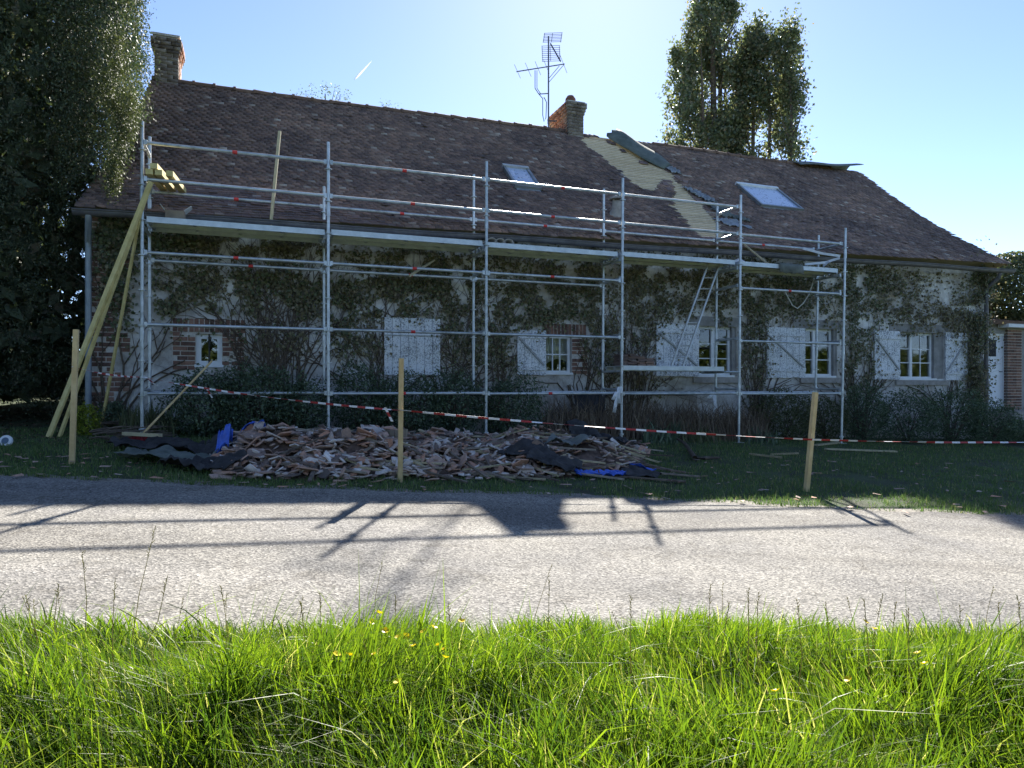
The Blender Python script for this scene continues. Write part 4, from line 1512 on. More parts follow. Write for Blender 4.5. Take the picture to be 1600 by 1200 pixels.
def make_tape():
    def on(k, py):
        f, t = STK[k]
        yy = f.y - .035
        s = ((HOR - py) / FPX * yy + CAMZ - f.z) / (t.z - f.z)
        p = f.lerp(t, s)
        return Vector((p.x, yy, p.z))
    A = on(0, 573)
    B = on(1, 641)
    C = on(2, 687)
    D = at(1660, 690, 9.0)
    S = lean_point(222, 589, -.04)
    tape = thing('barrier_tape', 'red and white striped barrier tape strung between the stakes', 'barrier tape', Vector((A.x, A.y, A.z)), 0)
    def span(a, b, sag, n):
        pts = []
        for i in range(n + 1):
            k = i / n
            p = a.lerp(b, k)
            p.z -= sag * 4 * k * (1 - k)
            p.y += .01 * math.sin(i * .7)
            pts.append(p)
        q = MB()
        for i in range(n):
            tw = 1.25 * math.sin(i * .17 + a.x) + .5 * math.sin(i * .53)
            o = Vector((0, math.sin(tw) * .0115, math.cos(tw) * .0115))
            q.add([pts[i] - o, pts[i + 1] - o, pts[i + 1] + o, pts[i] + o], [(0, 1, 2, 3)], i % 2)
        o = q.build('tape_length', ['tape_white', 'tape_red'], tape)
        o.modifiers.new('thickness', 'SOLIDIFY').thickness = .002
    def length(a, b):
        return max(4, int((b - a).length / .12))
    span(A, S, .03, length(A, S))
    span(S, B, .05, length(S, B))
    span(B, C, .03, length(B, C))
    span(C, D, .02, length(C, D))
    for (p, dx) in ((B + Vector((-.17, -.02, .03)), .05), (S + Vector((.03, -.02, .02)), .12), (S + Vector((1.0, -.25, -.14)), .06)):
        q = MB()
        for k in range(3):
            o = Vector((dx * k / 2, 0, -.05 * k))
            q.add([p + o, p + o + Vector((.03, -.02, 0)), p + o + Vector((.03 + dx / 2, -.01, -.05)), p + o + Vector((dx / 2, 0, -.05))], [(0, 1, 2, 3)], k % 2)
        o = q.build('tape_tail', ['tape_white', 'tape_red'], tape)
        o.modifiers.new('thickness', 'SOLIDIFY').thickness = .002
make_tape()

def make_small_things():
    # broom
    f = gp(222, 694)
    br = thing('broom', 'wide broom with red bristles propped against the dark shrub', 'broom', f, 0)
    dirv = Vector((.99, -.12, -.04)).normalized()
    h0 = f + Vector((0, 0, .13))
    MB().bar(h0 - dirv * .27, h0 + dirv * .27, .07, .045).build('head', 'pale_lath', br)
    q = MB()
    for k in range(27):
        p = h0 - dirv * .25 + dirv * .5 * k / 26
        q.bar(p + Vector((0, 0, -.02)), p + Vector((random.gauss(0, .008), random.gauss(0, .008), -.125)), .022, .055)
    q.build('bristle_block', 'bristle_red', br)
    t = at(331, 564, f.y + .9)
    MB().tube(h0 + Vector((.02, 0, .02)), t, .015, 8).build('handle', 'stake_wood', br, True)
    # white round lid on the lawn at the left edge
    p = gp(9, 696)
    lid = thing('round_lid', 'small white round plastic disc lying on the grass at left edge', 'lid', p, 0)
    c = p + Vector((0, 0, .055))
    n = Vector((.15, -.9, .35)).normalized()
    MB().path([c - n * .02, c + n * .01, c + n * .018], [.075, .075, .066], 20).build('rim', 'white_plastic', lid, True)
    MB().path([c + n * .018, c + n * .022], [.042, .04], 16).build('centre', 'bluegrey_plastic', lid, True)
    MB().tube(c - n * .01 + Vector((-.25, 0, 0)), c - n * .01, .03, 12).build('spout', 'white_plastic', lid, True)
    # long new boards lying under the right bay
    for k, (a, b, lab) in enumerate([((1275, 698), (1310, 694), 'short board end lying by the foot of the right stake'), ((1290, 704), (1400, 708), 'long pale board lying on the grass behind the right stake'),
                      ((1170, 712), (1222, 718), 'thin yellow lath on the grass below the ladder bay'), ((1205, 713), (1247, 711), 'short straight lath on the lawn left of the leaning stake')]):
        p, q = gp(*a), gp(*b)
        up = Vector((0, 0, .03))
        tag(MB().bar(p + up, q + up, .09 if k < 2 else .035, .03).build('lawn_board', 'pale_lath'), lab, 'board')
    # bent branch on the ground
    pts = [gp(1058, 694), gp(1070, 702), gp(1080, 712), gp(1086, 721), gp(1100, 721), gp(1125, 720)]
    for k, p in enumerate(pts):
        p.z += .05 + (.05 if k < 2 else 0)
    tag(MB().path(pts, [.02, .028, .035, .04, .03, .012], 8).build('branch', 'old_wood', None, True), 'bent bare branch lying on the grass under the ladder bay', 'branch')
    # terracotta pipe on the rubble
    c = gp(425, 712)
    a, b = c + Vector((-.34, .25, .30)), c + Vector((.02, -.12, .24))
    q = MB()
    pts = [a, a.lerp(b, .6), a.lerp(b, .62), b]
    q.path(pts, [.105, .105, .125, .125], 16, caps=False)
    o = q.build('clay_pipe', 'terracotta', None, True)
    o.modifiers.new('thickness', 'SOLIDIFY').thickness = .02
    tag(o, 'terracotta pipe lying on the left of the tile rubble', 'pipe')
    # small wooden tub
    c = gp(620, 712)
    q = MB()
    for k in range(12):
        a0, a1 = 2 * math.pi * k / 12, 2 * math.pi * (k + .93) / 12
        vs = []
        for (z, r) in ((.12, .13), (.36, .155)):
            for (aa, rr) in ((a0, r), (a1, r), (a1, r - .018), (a0, r - .018)):
                vs.append(c + Vector((math.cos(aa) * rr, math.sin(aa) * rr, z)))
        q.add(vs, [(0, 1, 5, 4), (2, 3, 7, 6), (1, 2, 6, 5), (3, 0, 4, 7), (4, 5, 6, 7)])
    q.path([c + Vector((0, 0, .13)), c + Vector((0, 0, .145))], .125, 12)
    tag(q.build('wooden_tub', 'card_brown'), 'small round wooden tub standing at the back of the rubble', 'tub')
    # corrugated dark panel leaning under the scaffold
    P = []
    a0, b0 = lean_point(897, 646, .5), lean_point(944, 644, .5)
    a1, b1 = lean_point(899, 612, .72), lean_point(946, 611, .72)
    for p in (a0, b0):
        p.z = float(G(p.x, p.y)) + .01
    for j in range(2):
        row = []
        for i in range(25):
            k = i / 24
            p = (a0 if j == 0 else a1).lerp(b0 if j == 0 else b1, k)
            row.append(p + Vector((0, .018 * math.sin(i * math.pi / 1.5), 0)))
        P.append(row)
    tag(sheet('corrugated_panel', 'felt_dark', P, None, .006), 'dark corrugated panel propped under the scaffold by the curtained window', 'panel')
make_small_things()

# ------------------------------------------------------------------ rubble heap
def proj(x, y, z):
    return 800 + FPX * x / y, HOR - FPX * (z - CAMZ) / y

def mound_h(x, y):
    px, py = proj(x, y, float(G(x, y)))
    k = (px - 330) / (1015 - 330)
    v = (py - 690) / (754 - 690 - 5 * k)
    if not (0 < k < 1 and 0 < v < 1):
        return 0.0
    e = min(1, k / .1, (1 - k) / .16)
    n = .78 + .8 * mnoise.noise(Vector((x * 1.3, y * 1.5, 0))) + .5 * mnoise.noise(Vector((x * 3.3, y * 3.3, 5)))
    return max(0.0, .31 * math.sin(math.pi * min(1, v ** .85)) * e ** .7 * n)

def shard_shapes(n=6):
    out = []
    for k in range(n):
        r = random.Random(k)
        m = r.choice([4, 5, 5, 6])
        L, Wd = r.uniform(.13, .24), r.uniform(.09, .17)
        pts = []
        for i in range(m):
            a = 2 * math.pi * (i + r.uniform(-.25, .25)) / m
            pts.append((math.copysign(min(abs(math.cos(a)) ** .6, 1), math.cos(a)) * L / 2, math.copysign(min(abs(math.sin(a)) ** .6, 1), math.sin(a)) * Wd / 2))
        out.append(pts)
    return out

def make_rubble():
    xs = np.arange(-4.6, 3.2, .09)
    ys = np.arange(7.0, 12.2, .09)
    V, keep = [], []
    for y in ys:
        for x in xs:
            h = mound_h(x, y)
            V.append((x, y, float(G(x, y)) + (h - .02 if h > .02 else -.03)))
    V = np.array(V)
    n = len(xs)
    F = []
    for j in range(len(ys) - 1):
        for i in range(n - 1):
            q = (j * n + i, j * n + i + 1, (j + 1) * n + i + 1, (j + 1) * n + i)
            if any(mound_h(V[c][0], V[c][1]) > .02 for c in q):
                F.append(q)
    o = np_obj('rubble_mound', V, np.array(F), 'mound_soil', smooth=True, kind='stuff')
    tag(o, 'brown earth and dust under the heap of broken tiles', 'rubble')
    shapes = shard_shapes()
    meshes = []
    th = .015
    for pts in shapes:
        q = MB()
        m = len(pts)
        q.add([(x, y, 0) for x, y in pts] + [(x, y, th) for x, y in pts], [tuple(range(m - 1, -1, -1)), tuple(range(m, 2 * m))] + [(i, (i + 1) % m, m + (i + 1) % m, m + i) for i in range(m)])
        me = q.mesh('broken_tile')
        me.materials.append(M['broken_clay'])
        meshes.append(me)
    bv, bf, brn = [], [], []
    count = 0
    tries = 0
    spots = []
    while len(spots) < 2300 and tries < 60000:
        tries += 1
        px, py = random.uniform(335, 1010), random.uniform(691, 756)
        p = gp(px, py)
        h = mound_h(p.x, p.y)
        dens = 1.0 if px < 850 else .45
        if h < .015 and random.random() > .04:
            continue
        if random.random() > dens:
            continue
        spots.append((p.y, p, h))
    spots.sort(key=lambda s: s[0])
    for i, (d, p, h) in enumerate(spots):
        k = random.randrange(len(meshes))
        tilt = random.choice((.18, .35, .55)) if h > .03 else .06
        eul = (random.gauss(0, tilt) + .15, random.gauss(0, tilt), random.uniform(0, 6.28))
        loc = Vector((p.x, p.y, float(G(p.x, p.y)) + max(0, h) + random.uniform(0, .035)))
        sc = random.uniform(.4, 1.1) if i % 7 else random.uniform(.8, 1.6)
        if i % 7 == 0 and count < 300:
            o = bpy.data.objects.new('broken_tile', meshes[k])
            COL.objects.link(o)
            o.location = loc
            o.rotation_euler = eul
            o.scale = (sc, sc, 1)
            side = 'left' if proj(loc.x, loc.y, loc.z)[0] < 626 else 'right'
            tag(o, 'broken clay roof tile piece in the rubble heap ' + side + ' of the middle stake', 'tile', 'broken roof tiles ' + side + ' of the middle stake')
            count += 1
        else:
            rot = Matrix.Rotation(eul[2], 3, 'Z') @ Matrix.Rotation(eul[1], 3, 'Y') @ Matrix.Rotation(eul[0], 3, 'X')
            pts = shapes[k][:4]
            b = len(bv)
            for z in (0, th):
                for (x, y) in pts:
                    bv.append(tuple(loc + rot @ Vector((x * sc, y * sc, z))))
            bf += [(b + 3, b + 2, b + 1, b), (b + 4, b + 5, b + 6, b + 7)] + [(b + j, b + (j + 1) % 4, b + 4 + (j + 1) % 4, b + 4 + j) for j in range(4)]
            brn += [random.random()] * 6
    o = np_obj('tile_rubble', np.array(bv), np.array(bf), 'broken_clay', rnd=np.array(brn), kind='stuff')
    tag(o, 'mass of smaller broken tile pieces heaped in front of the house', 'rubble')
    # laths in the heap
    def lath(pa, pb, ha, hb, wid, mat, lab, grp=None):
        a, b = gp(*pa), gp(*pb)
        a.z += mound_h(a.x, a.y) + ha
        b.z += mound_h(b.x, b.y) + hb
        tag(MB().bar(a, b, wid, .022).build('rubble_lath', mat), lab, 'lath', grp)
    lath((655, 706), (738, 730), .12, .06, .04, 'pale_lath', 'long pale lath slanting across the rubble right of the middle stake')
    lath((600, 728), (690, 738), .07, .06, .05, 'pale_lath', 'yellow lath lying flat in the rubble beside the middle stake')
    lath((985, 722), (1030, 726), .04, .03, .04, 'pale_lath', 'yellow lath sticking out of the right end of the rubble')
    for k in range(150):
        right = k % 3 != 0
        px, py = (random.uniform(660, 1000) if right else random.uniform(420, 660)), random.uniform(698, 748)
        a = gp(px, py)
        L = random.uniform(.3, 1.0)
        ang = random.gauss(0.15, .6)
        b = a + Vector((math.cos(ang) * L, math.sin(ang) * L * .8, 0))
        b.z = float(G(b.x, b.y)) + mound_h(b.x, b.y) + .03 + (random.uniform(0, .1) if random.random() < .2 else 0)
        a.z += mound_h(a.x, a.y) + .03
        pale = random.random() < .3
        tag(MB().bar(a, b, random.uniform(.025, .05), .02).build('rubble_lath', 'pale_lath' if pale else 'old_wood'),
            ('pale yellowish' if pale else 'grey weathered') + ' lath among the broken tiles ' + ('right' if right else 'left') + ' of the middle stake', 'lath',
            ('pale' if pale else 'grey') + ' laths ' + ('right' if right else 'left') + ' of the middle stake')
    # crumpled sheets
    def crumple(px, py, sx, sy, rot, amp, mat, name, lab, cat, base=.03, grp=None, n=30):
        c = gp(px, py)
        P = []
        ph = random.uniform(0, 30)
        for i in range(n):
            row = []
            for j in range(n):
                a, b = (i / (n - 1) - .5) * sx, (j / (n - 1) - .5) * sy
                ra = 1 + .18 * mnoise.noise(Vector((a * 3 + ph, b * 3, ph)))
                x = c.x + (a * math.cos(rot) - b * math.sin(rot)) * ra
                y = c.y + (a * math.sin(rot) + b * math.cos(rot)) * ra
                wx = mnoise.noise(Vector((x * 2, y * 2, ph + 5))) * .35
                h = amp * (abs(mnoise.noise(Vector(((x + wx) * 2.6, (y - wx) * 5, ph)))) * 1.3 + .65 * abs(mnoise.noise(Vector(((x - wx) * 8, (y + wx) * 10, ph)))) + .3 * abs(mnoise.noise(Vector((x * 22, y * 22, ph)))))
                row.append(Vector((x, y, float(G(x, y)) + mound_h(x, y) + base + h)))
            P.append(row)
        tag(sheet(name, mat, P, None, .005), lab, cat, grp)
    crumple(262, 722, 1.0, .6, -.1, .09, 'felt_green', 'felt_sheet', 'grey green crumpled roofing felt on the grass left of the rubble', 'felt')
    crumple(245, 704, 1.1, .5, .05, .1, 'felt_dark', 'felt_sheet', 'dark felt sheet behind the grey green one by the broom', 'felt')
    crumple(318, 738, .9, .4, -.12, .12, 'felt_dark', 'felt_sheet', 'dark felt strip at the front left edge of the rubble', 'felt')
    crumple(335, 712, .45, .6, -.3, .14, 'felt_dark', 'felt_sheet', 'crumpled grey felt beside the blue scrap at left', 'felt')
    crumple(545, 712, .55, .4, .2, .08, 'felt_dark', 'felt_sheet', 'dark felt piece on top of the rubble left of the tub', 'felt', .06)
    crumple(820, 735, .6, .45, .3, .08, 'felt_dark', 'felt_sheet', 'black felt sheet in the middle right of the rubble', 'felt', .06)
    crumple(865, 744, .6, .4, -.2, .1, 'felt_dark', 'felt_sheet', 'small black felt piece at the front right of the rubble', 'felt', .06)
    crumple(885, 728, .6, .3, -.5, .1, 'felt_grey', 'felt_sheet', 'grey folded felt strip near the right end of the rubble', 'felt', .07)
    crumple(1000, 746, .45, .4, -.4, .05, 'felt_dark', 'felt_sheet', 'dark felt flap on the lawn by the blue scraps', 'felt', .02)
    crumple(930, 706, .9, .6, .1, .14, 'felt_dark', 'felt_sheet', 'dark felt heap behind the right part of the rubble', 'felt', .04)
    crumple(430, 683, .3, .3, .5, .1, 'concrete', 'tile_slab', 'pale slab on top of the rubble against the shrub', 'slab', .25)
    crumple(351, 722, .15, .32, .2, .22, 'blue_tarp', 'tarpaulin_scrap', 'upright bright blue tarpaulin scrap at the left of the rubble', 'tarpaulin', .05)
    crumple(397, 717, .26, .14, .0, .12, 'blue_tarp', 'tarpaulin_scrap', 'small blue tarpaulin scrap in front of the clay pipe', 'tarpaulin', .06)
    crumple(958, 748, .3, .2, .1, .1, 'blue_tarp', 'tarpaulin_scrap', 'bright blue tarpaulin scrap at the front right of the rubble', 'tarpaulin', .03)
    crumple(918, 747, .32, .14, .2, .08, 'blue_tarp', 'tarpaulin_scrap', 'half buried blue tarpaulin scrap left of the bright one', 'tarpaulin', .03)
    crumple(1003, 740, .34, .13, -.25, .08, 'blue_tarp', 'tarpaulin_scrap', 'blue tarpaulin strip at the far right end of the rubble', 'tarpaulin', .03)
    # chips and litter scattered over the lawn
    cv, cf, cr = [], [], []
    for k in range(260):
        x = random.uniform(-6.5, 7.5)
        y = random.uniform(far_edge(x) - .15, 9.6 + .3 * x)
        if y < far_edge(x) - .2:
            continue
        z = float(G(x, y)) + .03
        a = random.uniform(0, 6.28)
        L, wd = random.uniform(.015, .07), random.uniform(.01, .03)
        b = len(cv)
        for (p, q) in ((-1, -1), (1, -.8), (1, 1), (-.7, 1)):
            cv.append((x + (p * math.cos(a) * L - q * math.sin(a) * wd), y + (p * math.sin(a) * L + q * math.cos(a) * wd), z + random.uniform(0, .02)))
        cf.append((b, b + 1, b + 2, b + 3))
        cr.append(random.uniform(.5, 1.0))
    o = np_obj('lawn_litter', np.array(cv), np.array(cf), 'broken_clay', rnd=np.array(cr), kind='stuff')
    tag(o, 'small chips of tile and wood scattered over the shaded lawn', 'litter')
make_rubble()

# ------------------------------------------------------------------ shrubs and dry plants
def sphere_dirs(n):
    return unit(rng.normal(size=(n, 3)))

def shrub(label, px, hw, py_top, w, mat, n, leaf=.05, depth=.5, cat='shrub', name='shrub', group='shrubs along the house foot', upw=.3):
    u, zt = hp(px, py_top, w)
    base = H(u, w, 0)
    base.z = float(G(base.x, base.y))
    hgt = zt + CAMZ - base.z
    rx = hw / FPX * base.y
    t = thing(name, label, cat, base, 0, group)
    D = sphere_dirs(n)
    rr = .45 + .55 * rng.random(n) ** .45
    ns = np.array([mnoise.noise(Vector((d[0] * 2.6 + px, d[1] * 2.6, d[2] * 2.6))) + .5 * mnoise.noise(Vector((d[0] * 6 + px, d[1] * 6, d[2] * 6))) for d in D])
    rr = rr * (1 + .38 * ns)
    C = np.stack([D[:, 0] * rr * rx * 1.05, D[:, 1] * rr * depth, D[:, 2] * rr * hgt * .55 + hgt * .47], 1)
    C[:, 2] = np.maximum(C[:, 2], .03)
    C = C + np.array(base)
    V, F = leaf_quads(C, leaf * rng.uniform(.6, 1.3, n), .5, D * .8, 1.0, (0, 0, 1), upw)
    np_obj('foliage', V, F, mat, t, rng.random(n), kind='stuff')
    q = MB()
    for k in range(9):
        a = random.uniform(0, 6.28)
        e = base + Vector((math.cos(a) * rx * .6, math.sin(a) * depth * .6, hgt * random.uniform(.5, .85)))
        q.path([base, base.lerp(e, .5) + Vector((0, 0, .08)), e], [.014, .01, .005], 5)
    q.build('stem', 'bark', t)
    return t

def make_shrubs():
    L = [('dense dark shrub at the left with the broom handle against it', 318, 55, 580, .3, 'shrub_leaf', 5200), ('broad dark shrub right of the small window', 398, 72, 568, .35, 'shrub_leaf', 7000),
         ('dark shrub just left of the second scaffold post', 470, 48, 592, .3, 'shrub_leaf', 4200), ('dark shrub just right of the second scaffold post', 562, 45, 572, .5, 'shrub_leaf', 4500),
         ('dark shrub below the closed white shutter', 640, 55, 585, .4, 'shrub_leaf', 5500), ('dark shrub left of the third scaffold post', 712, 45, 578, .45, 'shrub_leaf', 4800),
         ('dark shrub right of the third scaffold post', 800, 50, 588, .35, 'shrub_leaf', 5200),
         ('olive twiggy shrub in the right scaffold bay', 1225, 50, 608, .55, 'shrub_olive', 5200), ('low olive shrub next to the last scaffold post', 1290, 34, 622, .5, 'shrub_olive', 3000),
         ('dark shrub just right of the last scaffold post', 1350, 38, 602, .3, 'shrub_leaf', 4200), ('dark shrub under the end window', 1418, 52, 608, .2, 'shrub_leaf', 5200),
         ('dark shrub below the right hand shutter', 1490, 52, 606, .2, 'shrub_leaf', 5200), ('dark shrub in front of the white door', 1548, 46, 625, .1, 'shrub_leaf', 4600),
         ('low dark shrub at the right edge by the step', 1592, 34, 655, .2, 'shrub_leaf', 3000)]
    for (lab, px, hw, py, w, mat, n) in L:
        shrub(lab, px, hw, py, w, mat, n)
    shrub('small yellow green spurge by the brick corner', 136, 15, 632, .2, 'spurge_leaf', 1500, .04, .22, 'plant', 'spurge', None)
    shrub('small dark weedy plant left of the downpipe foot', 175, 18, 625, .75, 'shrub_leaf', 1200, .05, .25, 'plant', 'weed_clump', None)

    def stalks(label, px0, px1, py_top, w, n, mat, name, cat, hs=1.0, lean=.35, wd=.008):
        pts = []
        V, F = [], []
        c = lean_point((px0 + px1) / 2, 650, w)
        c.z = float(G(c.x, c.y))
        t = thing(name, label, cat, c, 0)
        for k in range(n):
            px = random.uniform(px0, px1)
            ww = w + random.gauss(0, .22)
            u, zt = hp(px, py_top + random.uniform(-5, 40), ww)
            b = H(u, ww, 0)
            b.z = float(G(b.x, b.y))
            h = max(.08, (zt + CAMZ - b.z) * random.uniform(.5, 1.05) * hs)
            lx, ly = random.gauss(0, lean) * h, random.gauss(0, lean * .6) * h
            s = Vector((wd * random.uniform(.5, 1.4), random.gauss(0, wd * .4), 0))
            m = b + Vector((lx * .35, ly * .35, h * .6))
            e = b + Vector((lx, ly, h * (1 - abs(lx) / h * .3)))
            q = len(V)
            V += [b - s, b + s, m + s * .8, m - s * .8, e + s * .15, e - s * .15]
            F += [(q, q + 1, q + 2, q + 3), (q + 3, q + 2, q + 4, q + 5)]
        np_obj('stalk_mass', np.array([tuple(v) for v in V]), np.array(F), mat, t, np.repeat(rng.random(n), 2), kind='stuff')
    stalks('brown tangle of dry stalks under the curtained window', 850, 965, 612, .55, 900, 'dry_stalk', 'dry_plant', 'dry plant')
    stalks('brown dry stalks below the ladder window', 970, 1110, 612, .6, 1100, 'dry_stalk', 'dry_plant', 'dry plant')
    stalks('dry stalks between the ladder and right scaffold posts', 1110, 1200, 618, .6, 700, 'dry_stalk', 'dry_plant', 'dry plant')
    stalks('green strappy iris leaves at the foot of the fourth post', 1005, 1060, 655, .1, 260, 'shrub_leaf', 'iris_clump', 'plant', 1.0, .45, .016)
    stalks('green weeds by the ladder bay foot', 1068, 1125, 660, .25, 240, 'shrub_olive', 'weed_clump', 'plant', 1.0, .45, .012)
    stalks('green weeds by the fifth scaffold post', 1165, 1215, 662, .2, 200, 'shrub_leaf', 'weed_clump', 'plant', 1.0, .45, .012)
    stalks('dark weeds and stems below the brick corner', 185, 275, 622, .5, 420, 'shrub_olive', 'weed_clump', 'plant', 1.0, .3, .009)
    # heap of twigs by the leaning timbers
    c = gp(170, 690)
    t = thing('twig_heap', 'heap of grey brown twigs on the grass by the leaning timbers', 'twigs', c, 0)
    q = MB()
    for k in range(70):
        p = gp(random.uniform(132, 225), random.uniform(676, 694))
        a = random.gauss(.25, .5)
        L = random.uniform(.2, .6)
        p.z += random.uniform(.01, .16)
        e = p + Vector((math.cos(a) * L, math.sin(a) * L, random.uniform(-.04, .08)))
        e.z = max(e.z, float(G(e.x, e.y)) + .01)
        q.path([p, p.lerp(e, .5) + Vector((0, 0, random.gauss(0, .02))), e], [.012, .009, .004], 5)
    q.build('twig', 'old_wood', t)['kind'] = 'stuff'
make_shrubs()

# ------------------------------------------------------------------ ivy on the front
def make_ivy():
    # (px, py, half width, half height, count, brown share, thickness)
    B1 = [(178, 366, 26, 22, 1500, .1, .1), (180, 430, 24, 45, 1400, .15, .08), (205, 385, 30, 40, 900, .3, .08), (190, 500, 25, 40, 350, .4, .05)]
    B2 = [(262, 378, 36, 24, 1500, .15, .1), (330, 380, 55, 18, 1700, .75, .07), (430, 385, 70, 20, 2000, .8, .07), (262, 425, 22, 30, 700, .35, .06), (270, 470, 24, 34, 900, .5, .06), (318, 440, 34, 26, 900, .55, .06),
          (322, 485, 18, 22, 500, .5, .05), (372, 440, 28, 18, 700, .5, .05), (395, 470, 16, 24, 350, .5, .05), (430, 435, 24, 22, 750, .45, .06), (462, 470, 24, 34, 1000, .4, .07), (490, 440, 22, 40, 1000, .5, .07), (440, 535, 50, 30, 500, .7, .05), (360, 500, 60, 18, 260, .7, .04)]
    B3 = [(535, 470, 28, 46, 1700, .4, .08), (560, 410, 40, 24, 500, .7, .05), (600, 450, 36, 34, 1500, .55, .08), (640, 395, 44, 18, 800, .6, .07), (655, 455, 40, 34, 1900, .45, .09), (700, 420, 40, 30, 1500, .6, .08), (705, 500, 24, 50, 1100, .5, .08), (560, 535, 36, 30, 900, .6, .06),
          (735, 450, 22, 70, 1200, .55, .08), (740, 540, 28, 40, 900, .5, .07), (610, 490, 30, 12, 350, .5, .05)]
    B4 = [(790, 400, 30, 20, 700, .6, .06), (800, 470, 36, 44, 1600, .55, .08), (860, 440, 44, 34, 1900, .6, .09), (860, 490, 50, 22, 1500, .4, .09), (920, 440, 34, 50, 1900, .65, .09), (930, 510, 24, 60, 1300, .6, .08), (782, 545, 22, 40, 700, .5, .07), (955, 560, 18, 40, 600, .7, .06)]
    B5 = [(1000, 440, 36, 50, 2300, .75, .1), (1000, 520, 28, 40, 1400, .65, .09), (1060, 430, 44, 30, 2100, .75, .1), (1050, 480, 44, 22, 1100, .6, .08), (1115, 440, 34, 40, 1700, .7, .09), (1130, 480, 22, 26, 600, .5, .07), (1178, 450, 26, 60, 1900, .5, .1), (1178, 540, 20, 66, 1900, .45, .12), (1000, 600, 40, 30, 500, .9, .06)]
    B6 = [(1225, 440, 40, 26, 1500, .35, .09), (1225, 480, 40, 18, 800, .4, .08), (1280, 450, 40, 40, 1900, .35, .1), (1290, 495, 30, 14, 500, .4, .08), (1345, 440, 40, 36, 2300, .25, .12), (1342, 510, 26, 60, 2300, .3, .13), (1340, 585, 26, 34, 1200, .4, .11), (1400, 445, 40, 26, 1500, .55, .1), (1395, 485, 34, 16, 700, .45, .1), (1445, 490, 44, 22, 1800, .85, .12), (1450, 440, 30, 18, 350, .8, .06), (1490, 505, 26, 24, 1200, .8, .12), (1415, 525, 16, 8, 220, .5, .12)]
    B7 = [(1530, 440, 16, 34, 2600, .3, .22), (1525, 500, 15, 44, 2800, .4, .24), (1522, 565, 15, 44, 2800, .45, .24), (1522, 620, 18, 34, 1700, .5, .24), (1508, 470, 18, 30, 900, .5, .14), (1502, 552, 12, 26, 500, .5, .12)]
    labs = [('ivy over the brick corner at the left end', B1), ('brownish ivy fanning over the wall above the small window', B2), ('ivy around the closed white shutter', B3),
            ('ivy above the curtained window', B4), ('dense brown ivy around the ladder window', B5), ('green ivy between the last scaffold post and end window', B6), ('thick ivy column on the right house corner', B7)]
    allst = {0: [(185, 620, 7)], 1: [(425, 600, 16), (455, 600, 12)], 2: [(590, 590, 12), (700, 600, 10)], 3: [(770, 600, 8), (915, 590, 12)], 4: [(985, 620, 14), (1180, 620, 10)], 5: [(1340, 630, 14), (1480, 560, 6)], 6: [(1530, 640, 8)]}
    for k, (lab, blobs) in enumerate(labs):
        uc, _ = hp(blobs[0][0], 600, WW)
        root = H(uc, WW - .05, gz(uc, WW))
        t = thing('climbing_ivy', lab, 'ivy', root, 0, 'ivy on the house front')
        CG, CB, CT_ = [], [], None
        for (px, py, hw, hh, n, br, thick) in blobs:
            n = int(n * .62)
            a = rng.normal(size=(n, 2)) * .62
            # ragged, clumpy outline
            keep = []
            for (x, y) in a:
                uu, zz = hp(px + x * hw, py + y * hh, WW)
                nn = mnoise.noise(Vector((uu * 2.3, zz * 2.3, k))) + .6 * mnoise.noise(Vector((uu * 6, zz * 6, k + 9)))
                if nn > .02 - .5 * rng.random():
                    hug = thick * rng.random() ** 1.5 * (1 + max(0, nn))
                    if zz > rz(uu, WW) - .3 and py > 350 and k < 6:
                        zz = rz(uu, WW) - .3 - rng.random() * .3
                    inside = any(o[0] + .02 < uu < o[1] - .02 and o[2] + .03 < zz < o[3] - .1 for o in OPEN.values())
                    if inside and (rng.random() < .97 or k == 1):
                        continue
                    (CB if rng.random() < br + .18 else CG).append((uu, WW - .015 - hug - (.05 if inside else 0), zz))
        for C, mat in ((CG, 'ivy_green'), (CB, 'ivy_brown')):
            if not C:
                continue
            Cw = Hn(np.array(C))
            nrm = np.tile(np.array([ST, -CT, .25]), (len(C), 1)) * 1.3
            V, F = leaf_quads(Cw, rng.uniform(.035, .08, len(C)), .8, nrm, .75, (0, 0, -1), .9)
            np_obj('foliage', V, F, mat, t, rng.random(len(C)), kind='stuff')
        # bare woody stems
        q = MB('H')
